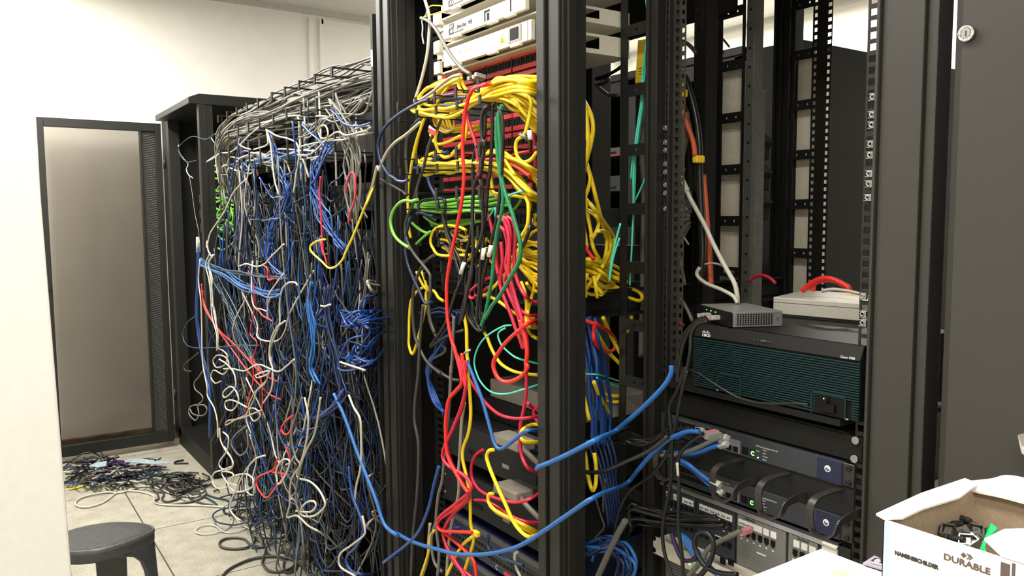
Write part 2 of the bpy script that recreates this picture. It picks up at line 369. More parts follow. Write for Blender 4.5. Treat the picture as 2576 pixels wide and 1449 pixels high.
# cage nuts clipped into the rails
def cage_nut(x, z, y, parent=rr):
    m = MB(); m.box(x-.007,x+.007,y-.003,y,z-.0058,z-.0046); m.box(x-.007,x+.007,y-.003,y,z+.0046,z+.0058); m.box(x+.002,x+.0058,y-.0022,y+.004,z-.0046,z+.0046); m.ring((x-.001,y-.0028,z),(0,1,0),.0026,.0046,.005,12)
    m.build('cage_nut', M['zinc'], parent)
for py in (322, 358, 378, 413, 433, 465, 486, 525): q = at(1675, py, Y=1.257); cage_nut(q.x, q.z, 1.257)
for c in ((572,705),(566,835),(564,910),(555,1050),(552,1130),(545,1265),(542,1340),(535,1440)): q = pt('R', c[0], c[1], Y=1.261); cage_nut(q.x, q.z, 1.261)
for py in (745, 790, 812): q = at(2172, py, Y=1.261); cage_nut(q.x, q.z, 1.261)
# beige ducts fixed behind the two rear ladders
for x0, x1, y, zt, zb, lb in ((at(1816,300,Y=1.68).x, -1.368, 1.68, at(1830,168,Y=1.68).z, .1, 'long beige cable duct behind the rear bars of the red patch panel rack'),
                      (-1.395, -1.322, 1.91, at(2010,142,Y=1.91).z, .1, 'long beige cable duct behind the rear bars of the router rack')):
    tag(B((x0,x1,y,y+.04,zb,zt),(x0,x0+.012,y+.01,y+.03,zt,zt+.008),(x1-.03,x1-.022,y+.01,y+.03,zt,zt+.008)).build('cable_duct', M['duct'], bevel=.002), lb, 'cable duct')
t = tag(B((-1.352,-1.333,1.66,1.70,1.02,1.60)).build('grey_upright', M['rail'], bevel=.002), 'plain grey metal upright standing beside the beige duct behind the red patch panel rack', 'upright')
# closed black cabinet door at the right edge ---------------------------------
dr = thing('cabinet', 'closed black cabinet with a round lock beside the card box', 'cabinet', (.05, 1.6, 0))
m = MB(); m.prism([(-.605,1.19,.03),(-.590,1.18,.03),(.2,1.18,.03),(.2,1.215,.03),(-.600,1.215,.03)],(0,0,2.0))
d = m.build('door', M['door'], dr, bevel=.004)
q = at(2433, 85, Y=1.178); m = MB(); m.ring((q.x,1.178,q.z),(0,-1,0),.0075,.0115,.006,28); m.cyl((q.x,1.179,q.z),(q.x,1.1745,q.z),.0078,24); m.build('lock', M['chrome'], d)
B((q.x-.0008,q.x+.0008,1.1740,1.1746,q.z-.004,q.z+.004)).build('keyhole', M['ink'], d)
h = at(2580, 1150, Y=1.15); m = MB(); m.prism([(h.x+.016,1.15,h.z+.022),(h.x-.004,1.15,h.z+.012),(h.x-.012,1.15,h.z+.028),(h.x-.006,1.15,h.z+.004),(h.x+.016,1.15,h.z-.012)],(0,.02,0)); m.box(h.x+.004,h.x+.016,1.165,1.182,h.z-.006,h.z+.016); m.build('handle', M['silver'], d, bevel=.002)
B((-.57,.2,1.23,1.95,.0,2.03)).build('body', M['frame'], dr, bevel=.004)
# far rack with the open glass door ---------------------------------------
fr = thing('server_rack', 'dark rack at the far end of the row with its glass door swung open', 'rack', (-4.4, 1.35, 0))
x0, x1 = -4.80, -4.02
m = MB(); m.box(x1-.055,x1,.95,1.01,.05,1.84); m.box(x1-.035,x1+.004,.944,.975,.05,1.84); m.build('post', M['frame'], fr, bevel=.003)
m = MB(); m.box(x0,x0+.055,.95,1.01,.05,1.84); m.build('post', M['frame'], fr, bevel=.003)
B((x1-.05,x1,1.70,1.75,.05,1.84)).build('post', M['frame'], fr, bevel=.003); B((x0,x0+.05,1.70,1.75,.05,1.84)).build('post', M['frame'], fr, bevel=.003)
m = MB(); m.prism([(x0-.01,.90,1.835),(x0-.01,.90,1.865),(x0-.01,.95,1.885),(x0-.01,1.78,1.885),(x0-.01,1.78,1.835)],(x1-x0+.015,0,0)); m.build('roof', M['frame'], fr, bevel=.003)
B((x0,x1,.95,1.75,0,.10)).build('base', M['black'], fr, bevel=.003)
B((x0,x0+.005,1.0,1.72,.1,1.84)).build('side_panel', M['black'], fr); B((x0,x1,1.745,1.75,.1,1.84)).build('back_panel', M['black'], fr)
m = MB(); hole_strip(m, x1-.12,x1-.10,1.08,1.083,.1,1.82); m.build('mounting_rail', M['black'], fr)
m = MB(); hole_strip(m, x0+.12,x0+.14,1.08,1.083,.1,1.82); m.build('mounting_rail', M['black'], fr)
B((-4.94,x0-.001,.956,.966,.05,1.86)).build('filler_panel', M['black'], fr)
# door: leaf swung towards the wall
xd = -4.765; ya, yz, za, zb = .325, .915, .035, 1.815
m = MB(); m.box(xd-.02,xd+.015,ya,ya+.030,za,zb); m.box(xd-.02,xd+.015,ya+.03,yz-.03,zb-.045,zb); m.box(xd-.02,xd+.015,ya+.03,yz-.03,za,za+.06); m.box(xd-.02,xd+.015,yz-.11,yz-.10,za+.06,zb-.045); m.box(xd-.02,xd+.015,yz-.03,yz,za,zb)
dd = m.build('door', M['frame'], fr, bevel=.002)
B((xd-.008,xd-.004,ya+.03,yz-.108,za+.06,zb-.045)).build('glass_pane', M['glass'], dd)
m = MB(); z = za+.07; m.box(xd-.012,xd-.010,yz-.10,yz-.03,za+.06,zb-.045)
while z < zb-.07:
    m.prism([(xd-.002,yz-.085,z),(xd-.002,yz-.035,z+.012),(xd-.002,yz-.035,z+.017),(xd-.002,yz-.085,z+.005)],(-.008,0,0)); z += .0125
m.build('vent_strip', M['rail'], dd)
m = MB(); m.cyl((xd-.001,ya+.015,.98),(xd+.02,ya+.015,.98),.009); m.box(xd+.015,xd+.022,ya+.005,ya+.025,.93,1.0); m.build('handle', M['frame'], dd)
for z in (.3, 1.6): MB().cyl((xd+.01,yz+.012,z-.03),(xd+.01,yz+.012,z+.03),.008).build('hinge', M['frame'], dd)
# tangled racks -----------------------------------------------------------
def mess_rack(x0, x1, lab):
    t = thing('cable_rack', lab, 'rack', ((x0+x1)/2, 1.4, 0))
    for x in (x0, x1-.05):
        B((x,x+.05,.98,1.05,.05,1.60)).build('post', M['black'], t, bevel=.003); B((x,x+.05,1.70,1.75,.05,1.60)).build('post', M['black'], t, bevel=.003)
    B((x0,x1,1.0,1.75,0,.09)).build('base', M['black'], t, bevel=.003); B((x0,x1,1.0,1.75,1.57,1.60)).build('roof', M['black'], t, bevel=.003)
    B((x0,x1,1.745,1.75,.09,1.57)).build('back_panel', M['black'], t)
    for x in (x0, x1-.006): B((x,x+.006,1.06,1.74,.09,1.57)).build('side_panel', M['black'], t)
    for x in (x0+.08, x1-.10):
        m = MB(); hole_strip(m, x, x+.02, 1.062, 1.065, .1, 1.57); m.build('mounting_rail', M['black'], t)
    return t
mess_rack(-3.43, -2.75, 'black cable-choked rack next to the gap before the far glass-door rack')
mess_rack(-2.74, -2.066, 'black cable-choked rack next to the red patch panel rack')
# second row behind ----------------------------------------------------------
def back_rack(x0, x1, lab, closed_side):
    t = thing('cabinet_rack', lab, 'rack', ((x0+x1)/2, 3.1, 0))
    for x in (x0, x1-.05): B((x,x+.05,2.69,2.75,.05,1.98)).build('post', M['frame'], t, bevel=.003)
    B((x0,x1,2.68,3.55,1.95,1.985)).build('roof', M['frame'], t, bevel=.004); B((x0,x1,2.69,2.72,1.88,1.95)).build('top_beam', M['frame'], t, bevel=.003)
    B((x0,x1,2.69,3.55,0,.1)).build('base', M['black'], t)
    B((x0,x1,3.53,3.55,.1,1.95)).build('back_panel', M['black'], t)
    B((x1-.012,x1,2.75,3.55,.1,1.95)).build('side_panel', M['black'], t)
    B((x0,x0+.012,2.75,3.55,.1,1.95)).build('side_panel', M['black'], t)
    for x in (x0+.10, x1-.12):
        m = MB(); hole_strip(m, x, x+.02, 2.80, 2.803, .1, 1.9); m.build('mounting_rail', M['black'], t)
    return t
back_rack(-3.70, -2.93, 'dark cabinet in the second row seen through the open red patch panel rack', False)
back_rack(-2.92, -2.225, 'dark cabinet in the second row seen behind the beige duct', False)
t = thing('side_cabinet', 'plain dark cabinet at the end of the second row under the bright wall', 'cabinet', (-2.0, 3.3, 0))
B((-2.145,-1.95,2.69,3.9,0,1.962)).build('body', M['black'], t, bevel=.004); B((-1.952,-1.946,2.72,3.88,.05,1.90)).build('side_panel', M['black'], t, bevel=.002)
zg0, zg1 = at(1908,425,Y=2.7).z, at(1908,285,Y=2.7).z
B((-2.222,-2.146,2.70,2.71,.05,zg0),(-2.222,-2.146,2.70,2.71,zg1,1.95),(-2.222,-2.146,2.70,2.72,zg0+(zg1-zg0)*.40,zg0+(zg1-zg0)*.46)).build('filler_panel', M['black'], t)
# ---------------------------------------------------------------- gear of the centre rack
GX0, GX1, GY = -1.889, -1.407, 1.06
U = .04445
def zU(k): return 1.658-.0444*k
def ear_screw(x, y, z, parent, r=.004): MB().cyl((x,y-.0025,z),(x,y+.001,z),r,12).build('screw', M['zinc'], parent)
def patch_panel(k, label):
    z1 = zU(k); z0 = z1-.0435
    t = thing('patch_bay', label, 'patch panel', ((GX0+GX1)/2, GY, z0), 'red patch panels')
    B((GX0,GX1,GY,GY+.004,z0,z1),(GX0+.02,GX1-.02,GY+.004,GY+.06,z0+.004,z1-.004)).build('panel', M['dgrey'], t)
    w = (GX1-GX0-.044)/4
    for i in range(4):
        a = GX0+.022+i*w
        for zz in (z1-.0125, z0+.0015): B((a+.003,a+w-.003,GY-.0045,GY,zz,zz+.0105)).build('label_strip', M['red_strip'], t, bevel=.0007, bw=1)
        m = MB()
        for j in range(6):
            c = a+.0105+j*(w-.018)/5
            for q in ((c-.0066,c+.0066,GY-.003,GY,z0+.0128,z0+.0142),(c-.0066,c+.0066,GY-.003,GY,z1-.0152,z1-.0138),(c-.0066,c-.0054,GY-.003,GY,z0+.0142,z1-.0152),(c+.0054,c+.0066,GY-.003,GY,z0+.0142,z1-.0152)): m.box(*q)
            m.cur = 1; m.box(c-.0054,c+.0054,GY-.0012,GY-.0004,z0+.0142,z1-.0152); m.cur = 0
        m.build('jack_block', [M['jack'], M['port']], t)
    return t
for k, lb in ((0,'red-striped patch panel directly below the beige fibre shelves'),(1,'red-striped patch panel second below the beige fibre shelves'),(3,'red-striped patch panel hidden behind the thick upper yellow cables'),
              (4,'red-striped patch panel behind the upper black and green cables'),(6,'red-striped patch panel just above the lime green cables')): patch_panel(k, lb)
def ring_manager(k, label, n=5, long=.145, flip=1):
    z1 = zU(k); z0 = z1-.0435
    t = thing('cable_manager', label, 'cable manager', ((GX0+GX1)/2, GY, z0), 'black cable managers of the red patch panel rack')
    B((GX0,GX1,GY,GY+.003,z0,z1)).build('plate', M['dgrey'], t)
    for i in range(n):
        x = GX0+.05+i*(GX1-GX0-.10)/(n-1); y = GY-long
        m = MB(); m.box(x-.0035,x+.0035,y,GY,z1-.004,z1-.001); m.box(x-.0035,x+.0035,y,GY,z0+.001,z0+.004)
        for a, b in ((z1-.022, z1+.006), (z0-.004, z0+.017)): m.box(x-.0055+(.006 if a < z0 else 0),x+.0055+(.006 if a < z0 else 0),y-.003,y,a,b)
        m.build('ring', M['black'], t, bevel=.001, bw=1)
ring_manager(2, 'black ring cable manager wrapped by the thick upper yellow cables')
ring_manager(5, 'black ring cable manager holding the middle yellow cables')
ring_manager(7, 'black ring cable manager holding the lime green cables')
ring_manager(9, 'black ring cable manager below the lime green cables', long=.09)
ring_manager(11, 'black ring cable manager behind the lower black cables', long=.08)
def dark_switch(k, n, label, name='network_switch', col='dgrey', ports=True):
    z1 = zU(k); z0 = z1-n*.0444+.001
    t = thing(name, label, 'switch', ((GX0+GX1)/2, GY, z0))
    B((GX0+.02,GX1-.02,GY-.002,GY+.30,z0,z1),(GX0,GX1,GY,GY+.003,z0+.002,z1-.002)).build('body', M[col], t, bevel=.001, bw=1)
    for i in range(4):
        a = GX0+.04+i*.10; m = MB()
        for r in range(2):
            for j in range(6):
                c = a+j*.0155; zz = z0+.009+r*(z1-z0-.02)/2
                m.box(c,c+.0115,GY-.004,GY-.002,zz,zz+.0105)
        m.build('port_block', M['port'], t)
    return t
dark_switch(8, 1, 'dark switch with lime green leads plugged in, under their cable manager')
dark_switch(10, 1, 'dark switch behind the tangle of short yellow leads')
dark_switch(12, 1, 'dark switch above the drooping red cable bunch')
# fibre shelves
def fibre_shelf(z0, z1, zr0, label, long):
    t = thing('fibre_shelf', label, 'fibre shelf', ((GX0+GX1)/2, GY, z0), 'beige fibre shelves')
    x0, x1 = -1.757, -1.385 if long else -1.406; yf = 1.0
    B((x0-.06,GX1+.0,yf+.03,1.30,z0-.004,z0+.0),(x0-.06,x0-.057,GY-.03,1.30,z0,z1)).build('tray', M['beige'], t)
    B((x0,x1,yf,yf+.012,z0,z1)).build('door', M['beige'], t, bevel=.0015)
    m = MB(); m.box(GX0,GX0+.05,GY-.004,GY,zr0,zr0+.043); m.box(GX0+.045,GX0+.075,yf+.02,GY,zr0+.004,zr0+.036); m.build('bracket', M['beige'], t, bevel=.003)
    m = MB()                                                     # side wall with slots, seen at the open rack side
    yS0, yS1, xs = 1.075, 1.30, GX1-.002
    hz = z1-z0-.002
    for q in ((yS0,yS0+.02,0,hz),(yS0+.045,yS0+.055,0,hz),(yS1-.09,yS1,0,hz),(yS0+.02,yS0+.045,0,.007),(yS0+.02,yS0+.045,.012,.0145),(yS0+.02,yS0+.045,.0195,.022),(yS0+.02,yS0+.045,hz-.006,hz),(yS0+.055,yS1-.09,0,.007),(yS0+.055,yS1-.09,hz-.006,hz)): m.box(xs-.002,xs,q[0],q[1],z0+q[2],z0+q[3])
    m.build('side_wall', M['beige'], t)
    for z in (z0+.008, z1-.01): MB().cyl((xs-.001,yS0+.01,z),(xs+.002,yS0+.01,z),.004,12).build('screw', M['zinc'], t)
    for i, x in enumerate((x0+.05, x0+.21, x1-.07)):
        B((x,x+.035,yf-.006,yf+.004,z0-.006,z0+.003)).build('latch', M['beige'], t, bevel=.001, bw=1)
    return t, x0, x1, yf
s1, x0, x1, yf = fibre_shelf(1.789, 1.823, 1.770, 'topmost beige fibre shelf with a dark square logo', False)
s2, *_ = fibre_shelf(1.722, 1.756, 1.700, 'beige fibre shelf with handwriting and a round sticker, second from top', False)
s3, _, x3, _ = fibre_shelf(1.655, 1.697, 1.648, 'lowest beige fibre shelf with a yellow warning triangle', True)
for s, z in ((s1, 1.789), (s2, 1.722)):
    l = B((x0+.030,x0+.054,yf-.0008,yf,z+.006,z+.031)).build('logo_square', M['ink'], s)
    text('ADC', 'logo_lettering', (x0+.0375,yf-.0008,z+.0085), (1,0,0), (0,0,1), .009, M['print_w'], s, squash=.8)
    for i in range(3): B((x0+.032+i*.007,x0+.035+i*.007,yf-.0014,yf-.0008,z+.020,z+.029)).build('logo_bar', M['print_w'], s)
    text('TELECOMMUNICATIONS', 'small_print', (x0+.058,yf,z+.006), (1,0,0), (0,0,1), .0026, M['ink'], s)
text('Eikon Raid   MEB', 'handwriting', (x0+.068,yf,1.736), (1,0,0), (0,0,1), .009, M['ink'], s2, shear=.25, squash=.78)
B((x0+.068,x0+.118,yf-.0004,yf,1.7335,1.7342)).build('underline', M['ink'], s2)
MB().ring((x0+.178,yf,1.739),(0,-1,0),.0128,.0136,.0004,24).build('round_sticker', M['beige'], s2)
MB().cyl((x0+.178,yf,1.739),(x0+.178,yf-.0002,1.739),.0128,24).build('round_sticker', M['label'], s2)
B((x0+.192,x0+.196,yf-.001,yf,1.728,1.751),(x0+.192,x0+.214,yf-.001,yf,1.747,1.751),(x0+.203,x0+.212,yf-.001,yf,1.728,1.744)).build('cutout', M['port'], s2)
B((x1-.055,x1-.051,yf-.001,yf,1.728,1.760)).build('slit', M['port'], s2)
text('Eikon Raid  NEB', 'handwriting', (x0+.075,yf,1.676), (1,0,0), (0,0,1), .0075, M['duct'], s3, shear=.25, squash=.85)
m = MB(); xx = x3-.120; m.prism([(xx,yf-.0006,1.666),(xx+.024,yf-.0006,1.666),(xx+.012,yf-.0006,1.688)],(0,.0006,0)); tr = m.build('warning_triangle', M['yellow_tag'], s3)
B((xx+.008,xx+.017,yf-.001,yf-.0006,1.670,1.6712),(xx+.010,xx+.014,yf-.001,yf-.0006,1.6735,1.675)).build('warning_mark', M['ink'], s3)
B((x3-.082,x3-.034,yf-.002,yf,1.6605,1.695)).build('window_frame', M['grey'], s3); B((x3-.074,x3-.044,yf-.003,yf-.002,1.666,1.690)).build('window_pane', M['port'], s3)
B((x3-.012,x3-.011,yf-.0008,yf,1.655,1.697)).build('seam', M['ink'], s3)
# lower gear
def low_box(z0, z1, label, hood=True):
    t = thing('server', label, 'server', ((GX0+GX1)/2, GY, z0))
    B((GX0+.018,GX1-.018,GY,GY+.50,z0,z1)).build('body', M['dgrey'], t, bevel=.002)
    B((GX0,GX1,GY-.003,GY,z0,z1)).build('front', M['dgrey'], t, bevel=.001, bw=1)
    text('L', 'front_mark', (GX0+.108,GY-.003,z0+.052), (1,0,0), (0,0,1), .017, M['rail'], t); text('L', 'front_mark', (GX0+.395,GY-.003,z0+.012), (1,0,0), (0,0,1), .017, M['rail'], t)
    B((GX0+.13,GX0+.44,GY-.0045,GY-.003,z0+.022,z0+.044)).build('recess', M['dgrey'], t)
    for i in range(4): B((GX0+.14+i*.018,GX0+.153+i*.018,GY-.006,GY-.0045,z0+.026,z0+.038)).build('port', M['port'], t)
    for i in range(2): ear_screw(GX0+.01, GY-.003, z0+.02+i*.05, t)
    B((GX0+.30,GX0+.33,GY-.006,GY-.003,z0+.03,z0+.04)).build('socket', M['zinc'], t)
    return t
low_box(.643, .737, 'dark server with a beige serial plug, below the beige sheet')
low_box(.508, .605, 'dark server with a beige serial plug, just above the ported switch')
for z, lb, g in ((.722, 'beige serial plug on the upper dark server', 0), (.593, 'beige serial plug on the lower dark server', 1)):
    a = pt('E', 890+g*6, 530+g*330, Y=.985); b_ = pt('E', 1060-g*10, 575+g*345, Y=.985)
    t = thing('serial_plug', lb, 'plug', tuple(a))
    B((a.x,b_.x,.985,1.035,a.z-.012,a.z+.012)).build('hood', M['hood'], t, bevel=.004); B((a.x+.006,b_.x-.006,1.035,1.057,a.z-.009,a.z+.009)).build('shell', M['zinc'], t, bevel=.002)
    MB().tube(spline([(b_.x,1.0,a.z),(b_.x+.03,.99,a.z-.004),(b_.x+.08,1.0,a.z-.03),(b_.x+.12,1.02,a.z-.06)]), .006, 8).build('lead', CAB['grey'], t)
a = pt('E', 880, 255, Y=1.16); c = pt('E', 905, 145, Y=1.16)
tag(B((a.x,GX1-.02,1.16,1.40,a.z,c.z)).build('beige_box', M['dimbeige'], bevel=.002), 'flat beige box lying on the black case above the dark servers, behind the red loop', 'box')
tag(B((GX0+.02,GX1-.02,1.15,1.45,.739,a.z-.001)).build('black_case', M['black'], bevel=.003), 'black case standing on the upper dark server under the beige box', 'case')
def port_switch(z0, z1, label, mark):
    t = thing('ported_switch', label, 'switch', ((GX0+GX1)/2, GY, z0))
    B((GX0+.02,GX1-.02,GY-.002,GY+.35,z0,z1),(GX0,GX1,GY,GY+.003,z0+.003,z1-.003)).build('body', M['bluebadge'], t, bevel=.001, bw=1)
    B((GX0+.02,GX1-.02,GY-.0035,GY-.002,z1-.016,z1-.002)).build('top_strip', M['rail'], t)
    for b in range(4):
        m = MB(); x = GX0+.05+b*.10
        for r in range(2):
            for j in range(6): m.cur = 0; m.box(x+j*.0155,x+j*.0155+.0135,GY-.0045,GY-.002,z0+.038-r*.019,z0+.054-r*.019); m.cur = 1; m.box(x+.0018+j*.0155,x+j*.0155+.0117,GY-.0055,GY-.0045,z0+.041-r*.019,z0+.052-r*.019)
        m.build('port_block', [M['rail'], M['port']], t)
    text('C', 'seven_segment', (GX0+.26,GY-.002,z0+.004), (1,0,0), (0,0,1), .012, M['print_w'], t)
    B((GX0+.30,GX0+.36,GY-.0035,GY-.002,z0+.003,z0+.013)).build('red_badge', M['red_strip'], t)
port_switch(.395, .482, 'dark blue switch with two rows of square ports at the rack bottom', 0)
port_switch(.290, .380, 'dark blue switch lowest in the red patch panel rack', 1)

# ---------------------------------------------------------------- gear of the router rack
RX0, RX1, RY = -1.271, -.783, 1.26
t = thing('network_router', 'large dark teal router with a striped grille under the silver box', 'router', (-.95, 1.25, .928))
X0, X1, Yb = -1.143, -.768, 1.24; Z0, Z1 = .9285, 1.0595
B((X0,X1,Yb+.012,1.56,Z0,Z1)).build('body', M['black'], t, bevel=.002)
m = MB(); m.prism([(X0,Yb,Z1-.025),(X0,Yb+.012,Z1),(X0,Yb+.02,Z1),(X0,Yb+.02,Z1-.025)],(X1-X0,0,0)); bz = m.build('bezel', M['black'], t, bevel=.001, bw=1)
m = MB(); z = Z0+.003; n = 0
m.cur = 1; m.box(X0,X1,Yb+.004,Yb+.012,Z0,Z1-.025); m.cur = 0
while z < Z1-.028:
    m.box(X0,X1-.085 if z < Z0+.034 else X1,Yb,Yb+.004,z,z+.0022)
    if z < Z0+.034: m.box(X1-.012,X1,Yb,Yb+.004,z,z+.0022)
    z += .0046
for cx, cz in ((.115,.075),(.052,.055),(.20,.042),(.29,.068)):
    for i in range(-4, 5):
        for j in range(-4, 5):
            if i*i+j*j < 15 and (i+j) % 2 == 0: m.box(X0+cx+i*.0036-.0011,X0+cx+i*.0036+.0011,Yb-.0006,Yb,Z0+cz+j*.0046-.0012,Z0+cz+j*.0046+.0012)
gr = m.build('grille', [M['teal_grille'], M['port']], t)
m = MB()
for a0, a1, b0, b1 in ((.068,.126,.0,.040),(.283,.352,.0,.040)):
    m.box(X0+a0,X0+a1,Yb-.0015,Yb,Z0+b1-.002,Z0+b1); m.box(X0+a0,X0+a0+.002,Yb-.0015,Yb,Z0+b0,Z0+b1); m.box(X0+a1-.002,X0+a1,Yb-.0015,Yb,Z0+b0,Z0+b1)
m.build('power_bay_frame', M['teal_grille'], t)
m = MB(); m.box(X0+.286,X0+.349,Yb+.001,Yb+.0035,Z0+.001,Z0+.037); m.cyl((X0+.312,Yb+.002,Z0+.028),(X0+.312,Yb-.004,Z0+.028),.006,14); m.box(X0+.304,X0+.332,Yb-.005,Yb+.002,Z0+.008,Z0+.022); m.build('power_socket', M['port'], t)
MB().cyl((X0+.311,Yb-.003,Z0+.031),(X0+.311,Yb-.0045,Z0+.031),.0012,8).build('indicator', M['led_w'], t)
text('CISCO', 'maker_lettering', (X0+.024,Yb,Z1-.0225), (1,0,0), (0,0,1), .0052, M['print_w'], t, bold=.0002)
m = MB()
for i, h in enumerate((.002,.0035,.0055,.0035,.002,.0035,.0055,.0035,.002)): m.box(X0+.0235+i*.0024,X0+.0243+i*.0024,Yb-.0006,Yb,Z1-.0155,Z1-.0155+h)
m.build('maker_bars', M['print_w'], t)
text('Cisco 3900', 'model_lettering', (X1-.036,Yb,Z1-.0235), (1,0,0), (0,0,1), .0042, M['print_w'], t)
m = MB()
for dx in (.155,.163,.188,.195): m.cyl((X0+dx,Yb+.001,Z1-.014),(X0+dx,Yb-.0005,Z1-.014),.0012,8)
m.box(X0+.170,X0+.183,Yb-.0005,Yb,Z1-.0155,Z1-.0125); m.build('indicator_marks', M['rail'], t)
for dx in (.064,.352): text('PSU', 'small_print', (X0+dx,Yb,Z0+.001), (1,0,0), (0,0,1), .0022, M['print_w'], t)
# blank shelf under the router
t = thing('rack_shelf', 'black blank shelf under the big dark router', 'shelf', (-1.03, 1.3, .853))
B((RX0,RX1+.012,RY,RY+.004,.853,.8975)).build('front_lip', M['black'], t, bevel=.0015)
B((RX0+.02,RX1-.02,RY+.004,RY+.36,.8975-.006,.9005)).build('tray', M['black'], t)
B((RX0+.02,RX1-.02,RY-.018,RY+.36,.914,.926)).build('tray', M['black'], t)
# small grey switch lying on the router
Nn, Rr, Ll = pt('S',540,588,Z=Z1+.001), pt('S',915,562,Z=Z1+.001), pt('S',265,505,Z=Z1+.001)
ax = (Nn-Ll); ax.z = 0; L_ = ax.length; ax.normalize(); ay = Vector((-ax.y, ax.x, 0)); W_ = (Rr-Nn).length
t = thing('small_switch', 'small grey switch with a perforated side lying on the big dark router', 'switch', tuple((Ll+Rr)/2))
def loc(u, v, w): return Ll + ax*u + ay*v + Vector((0,0,w))
hh = .031; zz = Vector((0,0,1))
m = MB(); m.obox(loc(L_/2,W_/2+.002,hh/2), ax*(L_/2), ay*(W_/2-.002), zz*(hh/2)); m.build('case', M['grey'], t, bevel=.0015)
m = MB(); m.obox(loc(L_/2,-.001,hh/2), ax*(L_/2-.001), ay*.003, zz*(hh/2-.001)); m.build('front', M['port'], t, bevel=.0005)
m = MB()
for i in range(14):
    for j in range(6): m.obox(loc(L_+.0002, W_*(.12+.66*i/13), hh*(.18+.64*j/5)), ax*.0004, ay*.0016, zz*.0014)
m.build('vent_holes', M['port'], t)
m = MB(); m.obox(loc(L_+.0002,W_*.90,hh*.5), ax*.0004, ay*.0022, zz*.0032); m.build('lock_slot', M['inkbrown'], t)
for i, k in enumerate(('clear','clear','pinkplug','clear')):
    m = MB(); m.obox(loc(.045+i*.022,-.012,.011+.004*(i % 2)), ax*.0055, ay*.010, zz*.0045); m.build('plug', M[k], t, bevel=.001, bw=1)
for i in range(3): m = MB(); m.obox(loc(.05+i*.022,-.0045,.024), ax*.0011, ay*.001, zz*.0008); m.build('indicator', M['led'], t)
# silver box
t = thing('media_box', 'flat silver box lying on the big dark router beside the small grey switch', 'box', (-.87, 1.4, Z1))
fa, fb = pt('S',890,478,Z=Z1+.003), pt('S',1640,545,Z=Z1+.003); ft = pt('S',890,326,Y=fa.y).z; fk = pt('S',1160,268,Z=ft)
dv = Vector((fk.x-fa.x, fk.y-fa.y, 0)); up = Vector((0,0,1)); hb = ft-Z1-.003
def quad(m, k0, k1, e=0): m.prism([fa+up*k0+Vector((-e,-e,0)), fb+up*k0+Vector((e,-e,0)), fb+dv+up*k0+Vector((e,e,0)), fa+dv+up*k0+Vector((-e,e,0))], up*(k1-k0))
m = MB(); quad(m, .003, hb); m.build('case', M['silver'], t, bevel=.002)
m = MB(); quad(m, -.002, .003, -.004); m.build('base', M['ink'], t)  # inset dark slab: the shadow gap under the box put into its colour
m = MB(); quad(m, hb-.0115, hb-.0108, .0006); m.build('seam', M['dgrey'], t)
c = fb+dv*.75+up*hb; B((c.x-.09,c.x-.006,c.y-.02,c.y+.03,ft,ft+.0006)).build('yellow_sticker', M['yellow_tag'], t)
